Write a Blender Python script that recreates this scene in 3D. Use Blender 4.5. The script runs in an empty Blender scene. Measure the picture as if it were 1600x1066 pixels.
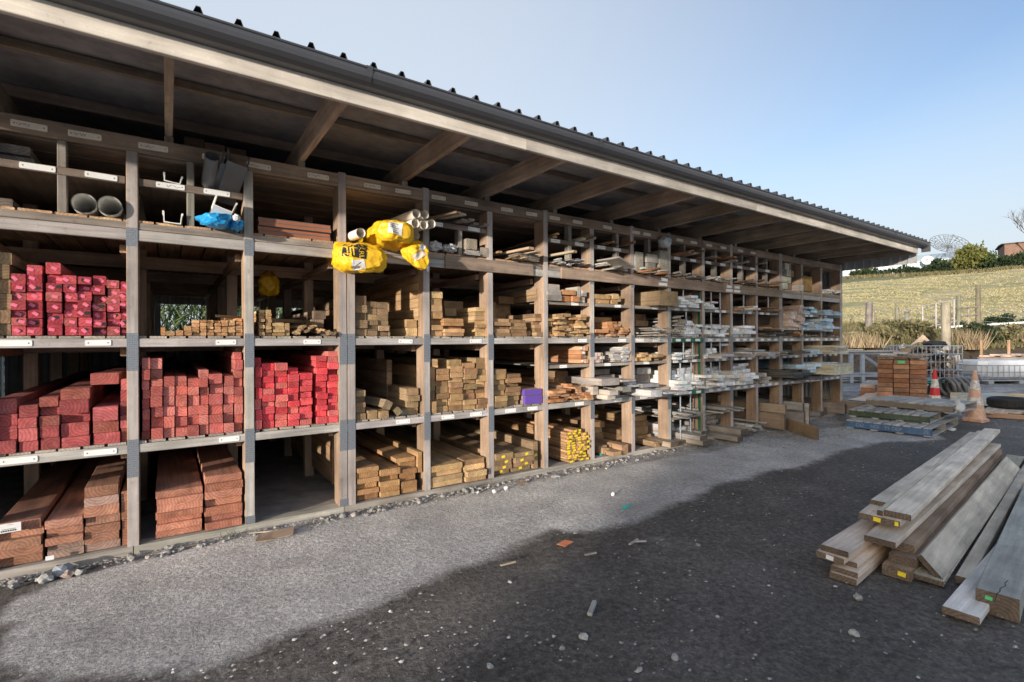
import bpy, math, random
from mathutils import Vector, Matrix, Euler, noise as mnoise
random.seed(11)
sc = bpy.context.scene
R = math.radians
U = random.uniform

# ---------------------------------------------------------------- camera, sky, sun, exposure
cam_d = bpy.data.cameras.new('camera')
cam = bpy.data.objects.new('camera', cam_d)
sc.collection.objects.link(cam)
sc.camera = cam
cam_d.sensor_width = 36.0
cam_d.lens = 36.0 * 778.2 / 1600.0
cam_d.clip_start = 0.05
cam_d.clip_end = 3000
cam.matrix_world = (Matrix.Translation((0, -4.86, 1.62)) @ Euler((0, 0, R(-34.61)), 'XYZ').to_matrix().to_4x4()
                    @ Euler((R(90 - 0.053), 0, 0), 'XYZ').to_matrix().to_4x4() @ Matrix.Rotation(R(-0.245), 4, 'Z'))

SUN_EL, SUN_AZ = 8.0, -115.0            # degrees; azimuth clockwise from +Y
w = bpy.data.worlds.new('World')
sc.world = w
w.use_nodes = True
nt = w.node_tree
bg = nt.nodes['Background']
sky = nt.nodes.new('ShaderNodeTexSky')
sky.sky_type = 'NISHITA'
sky.sun_disc = False
sky.sun_elevation = R(SUN_EL)
sky.sun_rotation = R(SUN_AZ)
sky.air_density = 1.0
sky.dust_density = 3.5
sky.ozone_density = 1.8
# a thin veil of high haze whitens the sky toward the north
geo = nt.nodes.new('ShaderNodeNewGeometry')
dt = nt.nodes.new('ShaderNodeVectorMath')
dt.operation = 'DOT_PRODUCT'
nt.links.new(geo.outputs['Incoming'], dt.inputs[0])
_az, _el = R(2), R(14)
dt.inputs[1].default_value = (-math.sin(_az) * math.cos(_el), -math.cos(_az) * math.cos(_el), -math.sin(_el))
vr = nt.nodes.new('ShaderNodeMapRange')
vr.interpolation_type = 'SMOOTHSTEP'
vr.inputs['From Min'].default_value = .15
vr.inputs['From Max'].default_value = 1.0
vr.inputs['To Max'].default_value = .8
nt.links.new(dt.outputs['Value'], vr.inputs['Value'])
vm = nt.nodes.new('ShaderNodeMix')
vm.data_type = 'RGBA'
# and a haze all round the horizon
hz = nt.nodes.new('ShaderNodeSeparateXYZ')
nt.links.new(geo.outputs['Incoming'], hz.inputs[0])
hr = nt.nodes.new('ShaderNodeMapRange')
hr.interpolation_type = 'SMOOTHSTEP'
hr.inputs['From Min'].default_value = -.48
hr.inputs['From Max'].default_value = -.05
hr.inputs['To Max'].default_value = .88
nt.links.new(hz.outputs['Z'], hr.inputs['Value'])
mxn = nt.nodes.new('ShaderNodeMath')
mxn.operation = 'MAXIMUM'
nt.links.new(vr.outputs[0], mxn.inputs[0])
nt.links.new(hr.outputs[0], mxn.inputs[1])
nt.links.new(mxn.outputs[0], vm.inputs[0])
# the clear sky deepens toward the upper east
de = nt.nodes.new('ShaderNodeVectorMath')
de.operation = 'DOT_PRODUCT'
nt.links.new(geo.outputs['Incoming'], de.inputs[0])
_az, _el = R(92), R(48)
de.inputs[1].default_value = (-math.sin(_az) * math.cos(_el), -math.cos(_az) * math.cos(_el), -math.sin(_el))
dr_ = nt.nodes.new('ShaderNodeMapRange')
dr_.interpolation_type = 'SMOOTHSTEP'
dr_.inputs['From Min'].default_value = .45
dr_.inputs['From Max'].default_value = 1.0
dr_.inputs['To Max'].default_value = .7
nt.links.new(de.outputs['Value'], dr_.inputs['Value'])
dm = nt.nodes.new('ShaderNodeMix')
dm.data_type = 'RGBA'
dm.blend_type = 'MULTIPLY'
nt.links.new(dr_.outputs[0], dm.inputs[0])
nt.links.new(sky.outputs[0], dm.inputs[6])
dm.inputs[7].default_value = (.44, .42, .50, 1)
nt.links.new(dm.outputs[2], vm.inputs[6])
vm.inputs[7].default_value = (1.56, 1.68, 1.84, 1)
nt.links.new(vm.outputs[2], bg.inputs[0])
bg.inputs[1].default_value = 0.15
sun_d = bpy.data.lights.new('sun', 'SUN')
sun = bpy.data.objects.new('sun', sun_d)
sc.collection.objects.link(sun)
sd = Vector((math.sin(R(SUN_AZ)) * math.cos(R(SUN_EL)), math.cos(R(SUN_AZ)) * math.cos(R(SUN_EL)), math.sin(R(SUN_EL))))
sun.rotation_euler = sd.to_track_quat('Z', 'Y').to_euler()
sun.location = (0, 0, 30)
sun_d.energy = 2.0
sun_d.angle = R(1.2)
sun_d.color = (1.0, 0.90, 0.78)
sc.view_settings.view_transform = 'Standard'
sc.view_settings.look = 'None'
sc.view_settings.exposure = 1.65
sc.view_settings.gamma = 1
sc.view_settings.use_curve_mapping = False
sc.render.engine = 'CYCLES'
sc.cycles.use_denoising = True
sc.cycles.max_bounces = 12
sc.cycles.diffuse_bounces = 9

# ---------------------------------------------------------------- helpers
COL = sc.collection

def link(name, data, parent=None, loc=None, color=None):
    o = bpy.data.objects.new(name, data)
    COL.objects.link(o)
    if parent is not None:
        o.parent = parent
    if loc is not None:
        o.location = loc
    if color is not None:
        o.color = (color[0], color[1], color[2], 1)
    return o

def tag(o, label, cat, group=None, kind=None):
    o['label'] = label
    o['category'] = cat
    if group:
        o['group'] = group
    if kind:
        o['kind'] = kind
    return o

def thing(name, label, cat, loc=(0, 0, 0), rz=0, group=None):
    o = link(name, None, None, loc)
    o.rotation_euler = (0, 0, rz)
    o.empty_display_size = .1
    return tag(o, label, cat, group)

class MB:
    """collects polygons for one mesh"""
    def __init__(s):
        s.v, s.f, s.m, s.sm = [], [], [], []
    def add(s, vs, fs, mi=0, smooth=False):
        n = len(s.v)
        s.v += [tuple(v) for v in vs]
        s.f += [tuple(i + n for i in f) for f in fs]
        s.m += [mi] * len(fs)
        s.sm += [smooth] * len(fs)
    def box(s, x0, x1, y0, y1, z0, z1, mi=0, M=None):
        vs = [(x, y, z) for z in (z0, z1) for y in (y0, y1) for x in (x0, x1)]
        if M is not None:
            vs = [M @ Vector(v) for v in vs]
        s.add(vs, [(0, 2, 3, 1), (4, 5, 7, 6), (0, 1, 5, 4), (2, 6, 7, 3), (0, 4, 6, 2), (1, 3, 7, 5)], mi)
    def bar(s, a, b, r, n=6, mi=0, r2=None, caps=True):
        a, b = Vector(a), Vector(b)
        q = (b - a).to_track_quat('Z', 'Y')
        r2 = r if r2 is None else r2
        vs = []
        for (c, rr) in ((a, r), (b, r2)):
            for i in range(n):
                t = 2 * math.pi * i / n
                vs.append(c + q @ Vector((rr * math.cos(t), rr * math.sin(t), 0)))
        fs = [(i, (i + 1) % n, n + (i + 1) % n, n + i) for i in range(n)]
        s.add(vs, fs, mi, n > 6)
        if caps:
            s.add(vs[:n], [tuple(range(n - 1, -1, -1))], mi)
            s.add(vs[n:], [tuple(range(n))], mi)
    def pipe(s, a, b, r, th, n=20, mi=0):
        """open tube with wall thickness"""
        a, b = Vector(a), Vector(b)
        q = (b - a).to_track_quat('Z', 'Y')
        rings = []
        for (c, rr) in ((b, r - th), (a, r - th), (a, r), (b, r)):
            rings.append([c + q @ Vector((rr * math.cos(2 * math.pi * i / n), rr * math.sin(2 * math.pi * i / n), 0)) for i in range(n)])
        vs = [v for rg in rings for v in rg]
        for k in range(3):
            fs = [(k * n + i, (k + 1) * n + i, (k + 1) * n + (i + 1) % n, k * n + (i + 1) % n) for i in range(n)]
            s.add(vs, fs, mi, k != 1)
    def lathe(s, prof, n=20, mi=None, c=(0, 0, 0)):
        vs = []
        for (r, z) in prof:
            for i in range(n):
                t = 2 * math.pi * i / n
                vs.append((c[0] + r * math.cos(t), c[1] + r * math.sin(t), c[2] + z))
        for k in range(len(prof) - 1):
            fs = [(k * n + i, k * n + (i + 1) % n, (k + 1) * n + (i + 1) % n, (k + 1) * n + i) for i in range(n)]
            s.add(vs, fs, mi[k] if mi else 0, True)
    def extrude(s, prof, axis, a, b, mi=0, closed=True, smooth=False, caps=True):
        """profile (list of 2-D points) swept along axis 'x' or 'y' from a to b"""
        n = len(prof)
        P = (lambda p, t: (t, p[0], p[1])) if axis == 'x' else (lambda p, t: (p[0], t, p[1]))
        vs = [P(p, a) for p in prof] + [P(p, b) for p in prof]
        m = n if closed else n - 1
        s.add(vs, [(i, (i + 1) % n, n + (i + 1) % n, n + i) for i in range(m)], mi, smooth)
        if closed and caps:
            s.add(vs[:n], [tuple(range(n))], mi)
            s.add(vs[n:], [tuple(range(n - 1, -1, -1))], mi)
    def mesh(s, name, mats):
        me = bpy.data.meshes.new(name)
        me.from_pydata(s.v, [], s.f)
        for m in (mats if isinstance(mats, (list, tuple)) else [mats]):
            me.materials.append(m)
        me.polygons.foreach_set('material_index', s.m)
        me.polygons.foreach_set('use_smooth', s.sm)
        me.validate()
        me.update()
        return me
    def build(s, name, mats, parent=None, loc=None, color=None):
        return link(name, s.mesh(name, mats), parent, loc, color)

# ---------------------------------------------------------------- materials
def new_mat(name):
    m = bpy.data.materials.new(name)
    m.use_nodes = True
    t = m.node_tree
    return m, t, t.nodes['Principled BSDF']

def N(t, typ, **kw):
    n = t.nodes.new(typ)
    for k, v in kw.items():
        if k.startswith('i_'):
            key = k[2:]
            key = int(key) if key.isdigit() else key
            n.inputs[key].default_value = v
        else:
            setattr(n, k, v)
    return n

def L(t, a, b):
    t.links.new(a, b)

def ramp(t, fac, pts):
    r = t.nodes.new('ShaderNodeValToRGB')
    e = r.color_ramp.elements
    while len(e) < len(pts):
        e.new(.5)
    for el, (p, c) in zip(e, pts):
        el.position = p
        el.color = (c, c, c, 1) if isinstance(c, (int, float)) else (c[0], c[1], c[2], 1)
    L(t, fac, r.inputs[0])
    return r.outputs[0]

def mul(t, a, b, fac=1.0, typ='MULTIPLY'):
    m = N(t, 'ShaderNodeMix', data_type='RGBA', blend_type=typ)
    m.inputs[0].default_value = fac
    for s_, x in ((6, a), (7, b)):
        if isinstance(x, (tuple, list)):
            m.inputs[s_].default_value = (x[0], x[1], x[2], 1)
        else:
            L(t, x, m.inputs[s_])
    return m.outputs[2]

def mixf(t, fac, a, b):
    m = N(t, 'ShaderNodeMix', data_type='RGBA')
    L(t, fac, m.inputs[0])
    for s_, x in ((6, a), (7, b)):
        if isinstance(x, (tuple, list)):
            m.inputs[s_].default_value = (x[0], x[1], x[2], 1)
        else:
            L(t, x, m.inputs[s_])
    return m.outputs[2]

def timber(name, axis, fixed=None, rough=.8, streak=.45, dust=0.0, ring=.20, end_col=None, side_col=None):
    """sawn wood; colour from the object colour; grain along the given axis, rings on the cut ends"""
    m, t, p = new_mat(name)
    tc = N(t, 'ShaderNodeTexCoord')
    oi = N(t, 'ShaderNodeObjectInfo')
    off = N(t, 'ShaderNodeVectorMath', operation='SCALE')
    off.inputs[0].default_value = (13.1, 7.7, 19.3)
    L(t, oi.outputs['Random'], off.inputs['Scale'])
    add = N(t, 'ShaderNodeVectorMath', operation='ADD')
    L(t, tc.outputs['Object'], add.inputs[0])
    L(t, off.outputs[0], add.inputs[1])
    sc_ = [34, 34, 34]
    sc_['xyz'.index(axis)] = 1.6
    mp = N(t, 'ShaderNodeMapping')
    mp.inputs['Scale'].default_value = sc_
    L(t, add.outputs[0], mp.inputs[0])
    gr = N(t, 'ShaderNodeTexNoise', i_Scale=1.0, i_Detail=4.0, i_Roughness=.6)
    L(t, mp.outputs[0], gr.inputs[0])
    big = N(t, 'ShaderNodeTexNoise', i_Scale=2.3, i_Detail=3.0)
    L(t, add.outputs[0], big.inputs[0])
    # rings on ends
    mp2 = N(t, 'ShaderNodeMapping')
    s2 = [1, 1, 1]
    s2['xyz'.index(axis)] = .05
    mp2.inputs['Scale'].default_value = s2
    wn = N(t, 'ShaderNodeTexWhiteNoise', noise_dimensions='1D')
    L(t, oi.outputs['Random'], wn.inputs['W'])
    jit = N(t, 'ShaderNodeVectorMath', operation='MULTIPLY_ADD')
    L(t, wn.outputs['Color'], jit.inputs[0])
    jit.inputs[1].default_value = (.17, .17, .17)
    jit.inputs[2].default_value = (-.085, -.085, -.11)
    a2 = N(t, 'ShaderNodeVectorMath', operation='ADD')
    L(t, tc.outputs['Object'], a2.inputs[0])
    L(t, jit.outputs[0], a2.inputs[1])
    L(t, a2.outputs[0], mp2.inputs[0])
    wv = N(t, 'ShaderNodeTexWave', wave_type='RINGS', rings_direction=axis.upper(), i_Scale=15.0, i_Distortion=1.2, i_Detail=2.0)
    wv.inputs['Detail Scale'].default_value = 2.0
    L(t, mp2.outputs[0], wv.inputs[0])
    sep = N(t, 'ShaderNodeSeparateXYZ')
    L(t, tc.outputs['Normal'], sep.inputs[0])
    ab = N(t, 'ShaderNodeMath', operation='ABSOLUTE')
    L(t, sep.outputs['xyz'.index(axis)], ab.inputs[0])
    gt = N(t, 'ShaderNodeMath', operation='GREATER_THAN', i_1=.8)
    L(t, ab.outputs[0], gt.inputs[0])
    side = ramp(t, gr.outputs[0], [(.25, 1 - streak), (.55, 1.0), (.8, 1.18)])
    end = mul(t, ramp(t, wv.outputs[0], [(.15, 1 - ring), (.8, 1.08)]), ramp(t, gr.outputs[0], [(.3, .85), (.7, 1.12)]))
    var = mixf(t, gt.outputs[0], side, end)
    big2 = N(t, 'ShaderNodeTexNoise', i_Scale=11.0, i_Detail=4.0, i_Roughness=.65)
    mp3 = N(t, 'ShaderNodeMapping')
    s3 = [1, 1, 1]
    s3['xyz'.index(axis)] = .13
    mp3.inputs['Scale'].default_value = s3
    L(t, add.outputs[0], mp3.inputs[0])
    L(t, mp3.outputs[0], big2.inputs[0])
    blot = mul(t, ramp(t, big.outputs[0], [(.3, .66), (.62, 1.08)]), ramp(t, big2.outputs[0], [(.3, .74), (.68, 1.2)]))
    base = fixed if fixed else oi.outputs['Color']
    if end_col:
        base = mixf(t, gt.outputs[0], base if not fixed else fixed, end_col)
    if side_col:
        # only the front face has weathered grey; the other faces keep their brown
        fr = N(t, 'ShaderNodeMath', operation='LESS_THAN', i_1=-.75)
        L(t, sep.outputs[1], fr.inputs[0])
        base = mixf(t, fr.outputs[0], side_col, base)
    c = mul(t, base, var)
    # pale scuffs and chipped fibres
    fl = N(t, 'ShaderNodeTexNoise', i_Scale=130.0, i_Detail=3.0, i_Roughness=.7)
    L(t, add.outputs[0], fl.inputs[0])
    fl2 = N(t, 'ShaderNodeTexNoise', i_Scale=17.0, i_Detail=4.0, i_Roughness=.7)
    L(t, add.outputs[0], fl2.inputs[0])
    flm = N(t, 'ShaderNodeMath', operation='MULTIPLY')
    L(t, fl.outputs[0], flm.inputs[0])
    L(t, fl2.outputs[0], flm.inputs[1])
    pale = mixf(t, ramp(t, flm.outputs[0], [(.30, 0.0), (.40, .65)]), c, mul(t, c, (.17, .15, .13), 1.0, 'ADD'))
    c = mixf(t, ramp(t, fl2.outputs[0], [(.28, .55), (.40, 0.0)]), pale, mul(t, pale, (.45, .42, .40)))
    c = mul(t, c, blot)
    rnd = ramp(t, oi.outputs['Random'], [(0, .82), (1, 1.12)])
    c = mul(t, c, rnd)
    # lengthwise faces weather a little greyer than fresh cut ends
    grey = N(t, 'ShaderNodeMath', operation='SUBTRACT', i_0=1.0)
    L(t, gt.outputs[0], grey.inputs[1])
    gm = N(t, 'ShaderNodeMath', operation='MULTIPLY', i_1=.18 + dust)
    L(t, grey.outputs[0], gm.inputs[0])
    gm2 = N(t, 'ShaderNodeMath', operation='MULTIPLY')
    L(t, gm.outputs[0], gm2.inputs[0])
    L(t, big.outputs[0], gm2.inputs[1])
    c = mixf(t, gm2.outputs[0], c, (.40, .37, .33))
    L(t, c, p.inputs['Base Color'])
    p.inputs['Roughness'].default_value = rough
    p.inputs['Specular IOR Level'].default_value = .25
    b = N(t, 'ShaderNodeBump', i_Strength=.35, i_Distance=.004)
    L(t, gr.outputs[0], b.inputs['Height'])
    L(t, b.outputs[0], p.inputs['Normal'])
    return m

def plain(name, col, rough=.6, metal=0.0, var=.25, scale=8.0, bump=0.0, spec=.4, obj=True, detail=4, trans=0.0):
    m, t, p = new_mat(name)
    tc = N(t, 'ShaderNodeTexCoord')
    nz = N(t, 'ShaderNodeTexNoise', i_Scale=scale, i_Detail=float(detail), i_Roughness=.6)
    L(t, tc.outputs['Object'], nz.inputs[0])
    v = ramp(t, nz.outputs[0], [(.3, 1 - var), (.7, 1 + var * .5)])
    if col is None:
        c = mul(t, N(t, 'ShaderNodeObjectInfo').outputs['Color'], v)
    else:
        c = mul(t, col, v)
    L(t, c, p.inputs['Base Color'])
    p.inputs['Roughness'].default_value = rough
    p.inputs['Metallic'].default_value = metal
    p.inputs['Specular IOR Level'].default_value = spec
    if bump:
        b = N(t, 'ShaderNodeBump', i_Strength=bump, i_Distance=.01)
        L(t, nz.outputs[0], b.inputs['Height'])
        L(t, b.outputs[0], p.inputs['Normal'])
    return m

TY = timber('sawn_timber_depth', 'y')
TX = timber('sawn_timber_length', 'x')
TZ = timber('sawn_timber_upright', 'z')
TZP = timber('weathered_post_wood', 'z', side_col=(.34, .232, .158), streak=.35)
TYW = timber('weathered_board', 'y', end_col=(.155, .115, .085), streak=.28, dust=.15)
FASCIA = timber('fascia_wood', 'x', fixed=(.68, .61, .52), streak=.14, rough=.6)
PAINT = plain('painted_end', None, .6, var=.15, scale=20)
PLATE_W = plain('white_plate', (.82, .82, .80), .5, var=.12, scale=14)
PLATE_C = plain('cream_plate', (.78, .70, .58), .6, var=.18, scale=14)
DARK = plain('dark_ink', (.02, .02, .022), .6, var=.1)
ROOF = plain('roof_steel', (.045, .046, .05), .42, var=.2, scale=3, spec=.5)
GUTTER = plain('gutter_steel', (.062, .063, .07), .38, var=.12, scale=2, spec=.5)
SHEET = plain('wall_sheet', (.40, .42, .43), .5, var=.25, scale=2.5)
FOIL = plain('foil_underlay', (.29, .275, .275), .55, var=.3, scale=9, bump=.6)
FLOOR = plain('rack_floor', (.34, .31, .285), .9, var=.35, scale=5)
STEELP = plain('galvanised_tube', (.36, .40, .45), .45, metal=.3, var=.2, scale=6)
GREENP = plain('green_paint', (.02, .12, .07), .5, var=.25, scale=9)
PVCW = plain('white_pvc', (.84, .80, .73), .4, var=.08, scale=6)
PVCG = plain('grey_pvc', (.80, .79, .76), .45, var=.12, scale=6)
PVCD = plain('dark_pvc', (.15, .15, .155), .35, var=.15, scale=6)
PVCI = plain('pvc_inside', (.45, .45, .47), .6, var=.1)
def film(name, col, sc=6.0, rough=.3):
    """thin plastic film with sharp creases"""
    m, t, p = new_mat(name)
    tc = N(t, 'ShaderNodeTexCoord')
    wp = N(t, 'ShaderNodeTexNoise', i_Scale=sc * .7, i_Detail=2.0)
    L(t, tc.outputs['Object'], wp.inputs[0])
    ad = N(t, 'ShaderNodeVectorMath', operation='MULTIPLY_ADD')
    ad.inputs[1].default_value = (.12, .12, .12)
    L(t, wp.outputs['Color'], ad.inputs[0])
    L(t, tc.outputs['Object'], ad.inputs[2])
    v1 = N(t, 'ShaderNodeTexVoronoi', feature='DISTANCE_TO_EDGE', i_Scale=sc)
    v2 = N(t, 'ShaderNodeTexVoronoi', feature='F1', i_Scale=sc * 2.3)
    L(t, ad.outputs[0], v1.inputs[0])
    L(t, ad.outputs[0], v2.inputs[0])
    h_ = N(t, 'ShaderNodeMath', operation='MULTIPLY_ADD', i_1=.6)
    L(t, v1.outputs['Distance'], h_.inputs[0])
    L(t, v2.outputs['Distance'], h_.inputs[2])
    b = N(t, 'ShaderNodeBump', i_Strength=.4, i_Distance=.03)
    L(t, h_.outputs[0], b.inputs['Height'])
    L(t, b.outputs[0], p.inputs['Normal'])
    nz = N(t, 'ShaderNodeTexNoise', i_Scale=14.0, i_Detail=4.0)
    L(t, tc.outputs['Object'], nz.inputs[0])
    L(t, mul(t, col, ramp(t, nz.outputs[0], [(.3, .82), (.7, 1.06)])), p.inputs['Base Color'])
    p.inputs['Roughness'].default_value = rough
    return m
YELLOW = film('yellow_wrap', (.80, .47, .015), 6.0, .5)
BLUEW = film('blue_wrap', (.02, .33, .72), 9.0, .25)
CLEARW = film('pale_wrap', (.62, .65, .68), 18.0, .2)
PAPER = plain('paper', (.72, .71, .70), .7, var=.08)
CARD = plain('cardboard', (.36, .24, .15), .85, var=.15)
RUBBER = plain('rubber', (.02, .02, .022), .7, var=.3, scale=10)

def nailplate_mat():
    m, t, p = new_mat('nail_plate_steel')
    tc = N(t, 'ShaderNodeTexCoord')
    mp = N(t, 'ShaderNodeMapping')
    mp.inputs['Scale'].default_value = (95, 95, 60)
    L(t, tc.outputs['Object'], mp.inputs[0])
    vo = N(t, 'ShaderNodeTexVoronoi', i_Scale=1.0, i_Randomness=.25)
    L(t, mp.outputs[0], vo.inputs[0])
    v = ramp(t, vo.outputs[0], [(.12, .35), (.35, 1.0)])
    L(t, mul(t, (.25, .27, .30), v), p.inputs['Base Color'])
    p.inputs['Metallic'].default_value = .5
    p.inputs['Roughness'].default_value = .5
    return m
NAIL = nailplate_mat()

# ---------------------------------------------------------------- ground
def interp(x, pts):
    if x <= pts[0][0]:
        return pts[0][1]
    for (a, b), (c, d) in zip(pts, pts[1:]):
        if x <= c:
            return b + (d - b) * (x - a) / (c - a)
    return pts[-1][1]

DAMP_SHADE_EDGE = [(-2.5, .3), (-1.1, .2), (-.86, -.30), (-.78, -.8), (-.70, -1.3), (-.5, -1.62), (-.1, -1.8), (.25, -1.97), (.55, -1.86), (.95, -1.87), (1.55, -1.75),  # damp boundary; its left end paints the shade near the sill into the ground
             (2.0, -1.67), (2.4, -1.62), (2.72, -1.5), (2.84, -1.69), (3.5, -1.82), (4.2, -1.7), (5.0, -1.6),
             (6.1, -1.58), (6.8, -1.7), (8.0, -1.62), (9.3, -1.72), (10.4, -2.2), (12, -1.2), (13, -.4), (14, .5)]
SILL_EDGE = [(-2.5, -.42), (-.8, -.42), (-.6, -.24), (.3, -.17), (1.5, -.2), (3, -.22), (4, -.3), (5, -.42), (6.5, -.5), (9, -.6), (12, -.8), (14, -.9)]

def dry_at(x, y):
    d = min((y - interp(x, DAMP_SHADE_EDGE)) / .2, (interp(x, SILL_EDGE) - y) / .14)
    v = max(0, min(1, .5 + d))
    far = max(0, min(1, (x - 12.5) / 3))
    out = max(0, min(1, max((-5.6 - y) / 1.5, (-2.6 - x) / 1.5, (y - 4.2) / .8 if x < 13 else 0)))      # ground out of view made pale to bounce light into the shed
    strip = .55 if y > interp(x, SILL_EDGE) - .1 and x > -.35 and y < .1 else 0
    return max(v, .42 * far, out, strip)

xs = [-300, -120, -50, -25, -12, -8, -5] + [-3.2 + .11 * i for i in range(160)] + [15, 16, 18, 21, 25, 30, 40, 60, 100, 200, 500]
ys = [-300, -120, -50, -25, -14, -9, -6.5] + [-5 + .1 * i for i in range(60)] + [1.5, 2.5, 4, 6, 10, 16, 30, 60, 150, 400]
g = MB()
nx = len(xs)
vs, dv = [], []
for y in ys:
    for x in xs:
        near = -6 < y < .3 and -4 < x < 15
        z = .018 * (mnoise.noise((x * .7, y * .7, 0)) + .5 * mnoise.noise((x * 2.1, y * 2.1, 3))) - .008 if near else -.008
        vs.append((x, y, z))
        dv.append(dry_at(x, y))
fs = [(j * nx + i, j * nx + i + 1, (j + 1) * nx + i + 1, (j + 1) * nx + i) for j in range(len(ys) - 1) for i in range(nx - 1)]
g.add(vs, fs, 0, True)

def ground_mat():
    m, t, p = new_mat('gravelly_yard_ground')
    tc = N(t, 'ShaderNodeTexCoord')
    at = N(t, 'ShaderNodeAttribute', attribute_name='dry')
    n1 = N(t, 'ShaderNodeTexNoise', i_Scale=1.7, i_Detail=6.0, i_Roughness=.65)
    n2 = N(t, 'ShaderNodeTexNoise', i_Scale=60.0, i_Detail=5.0, i_Roughness=.75)
    n3 = N(t, 'ShaderNodeTexNoise', i_Scale=9.0, i_Detail=5.0, i_Roughness=.7)
    vo = N(t, 'ShaderNodeTexVoronoi', i_Scale=75.0)
    v2 = N(t, 'ShaderNodeTexVoronoi', i_Scale=22.0)
    for n in (n1, n2, n3, vo, v2):
        L(t, tc.outputs['Object'], n.inputs[0])
    nn_ = N(t, 'ShaderNodeMath', operation='ADD')
    L(t, n3.outputs[0], nn_.inputs[0])
    L(t, n1.outputs[0], nn_.inputs[1])
    d1 = N(t, 'ShaderNodeMath', operation='MULTIPLY_ADD', i_1=1.0, i_2=-1.0)
    L(t, nn_.outputs[0], d1.inputs[0])
    d2 = N(t, 'ShaderNodeMath', operation='ADD')
    L(t, at.outputs['Fac'], d2.inputs[0])
    L(t, d1.outputs[0], d2.inputs[1])
    k = ramp(t, d2.outputs[0], [(.18, 0.0), (.45, .45), (.80, 1.0)])
    fine = ramp(t, n2.outputs[0], [(.28, .45), (.5, 1.0), (.72, 1.65)])
    n5 = N(t, 'ShaderNodeTexNoise', i_Scale=24.0, i_Detail=3.0, i_Roughness=.6)
    L(t, tc.outputs['Object'], n5.inputs[0])
    mid = ramp(t, n5.outputs[0], [(.3, .62), (.5, 1.0), (.7, 1.5)])
    fine_d = mul(t, mid, ramp(t, n2.outputs[0], [(.25, .35), (.5, .9), (.66, 1.25), (.78, 2.6)]))
    fine = mul(t, fine, ramp(t, n5.outputs[0], [(.3, .8), (.7, 1.2)]))
    n4 = N(t, 'ShaderNodeTexNoise', i_Scale=.55, i_Detail=5.0, i_Roughness=.6)
    mpt = N(t, 'ShaderNodeMapping')
    mpt.inputs['Scale'].default_value = (.35, 1.6, 1)
    L(t, tc.outputs['Object'], mpt.inputs[0])
    L(t, mpt.outputs[0], n4.inputs[0])
    patch = mul(t, ramp(t, n1.outputs[0], [(.3, .74), (.7, 1.2)]), ramp(t, n4.outputs[0], [(.3, .78), (.7, 1.2)]))
    dryc = mul(t, mul(t, (.50, .484, .474), fine), patch)
    damp = mul(t, mul(t, (.150, .137, .126), fine_d), patch)
    # pale chips of stone pressed into the damp earth
    chips = ramp(t, vo.outputs['Color'], [(.90, 0.0), (.93, 1.0)])
    near = ramp(t, vo.outputs['Distance'], [(.22, 1.0), (.34, 0.0)])
    cm = mul(t, chips, near)
    chips2 = ramp(t, v2.outputs['Color'], [(.93, 0.0), (.95, 1.0)])
    near2 = ramp(t, v2.outputs['Distance'], [(.12, 1.0), (.2, 0.0)])
    cm2 = mul(t, chips2, near2)
    cm = mul(t, cm, cm2, 1.0, 'ADD')
    base = mixf(t, k, damp, dryc)
    base = mixf(t, mul(t, cm, (.6, .6, .6)), base, (.33, .32, .31))
    L(t, base, p.inputs['Base Color'])
    rr = ramp(t, k, [(0, .72), (1, .92)])
    L(t, rr, p.inputs['Roughness'])
    p.inputs['Specular IOR Level'].default_value = .3
    ad = N(t, 'ShaderNodeMath', operation='MULTIPLY_ADD', i_1=1.3)
    L(t, n5.outputs[0], ad.inputs[0])
    L(t, n2.outputs[0], ad.inputs[2])
    b = N(t, 'ShaderNodeBump', i_Strength=.9, i_Distance=.022)
    L(t, ad.outputs[0], b.inputs['Height'])
    L(t, b.outputs[0], p.inputs['Normal'])
    return m
go = g.build('ground', ground_mat())
at_ = go.data.attributes.new('dry', 'FLOAT', 'POINT')
at_.data.foreach_set('value', dv)
go['kind'] = 'structure'

# ---------------------------------------------------------------- hill with its bank and pasture
HA = R(72)
E_S = Vector((math.sin(HA), math.cos(HA), 0))
E_T = Vector((math.cos(HA), -math.sin(HA), 0))      # to the right, seen from the yard
ORG = Vector((0, -4.86, 0))

def bank_s(t):
    return max(26.5, min(43, 30.5 + 1.65 * t)) + 1.2 * mnoise.noise((t * .15, 0, 4))

def hill_z(s, t):
    b = bank_s(t)
    z = interp(s, [(b - 2, -.15), (b, .05), (b + 3.5, 1.55), (b + 6, 2.0), (b + 10, 2.5), (120, 13.6), (135, 14.8), (170, 15.2), (500, 14)])
    z += .15 * mnoise.noise((s * .35, t * .35, 1)) * min(1, max(0, (s - b) / 3)) + .35 * mnoise.noise((s * .06, t * .06, 2)) * min(1, max(0, (s - b) / 8))
    return z

def hp(s, t, dz=0):
    v = ORG + E_S * s + E_T * t
    return Vector((v.x, v.y, hill_z(s, t) + dz))

def at_px(px, s):
    """world t so that the point at distance s lies on the sight line px pixels right of the frame centre (frame 1600 wide)"""
    a = math.atan((px - 800) / 778.2) + R(34.61) - HA
    return s * math.tan(a)

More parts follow.
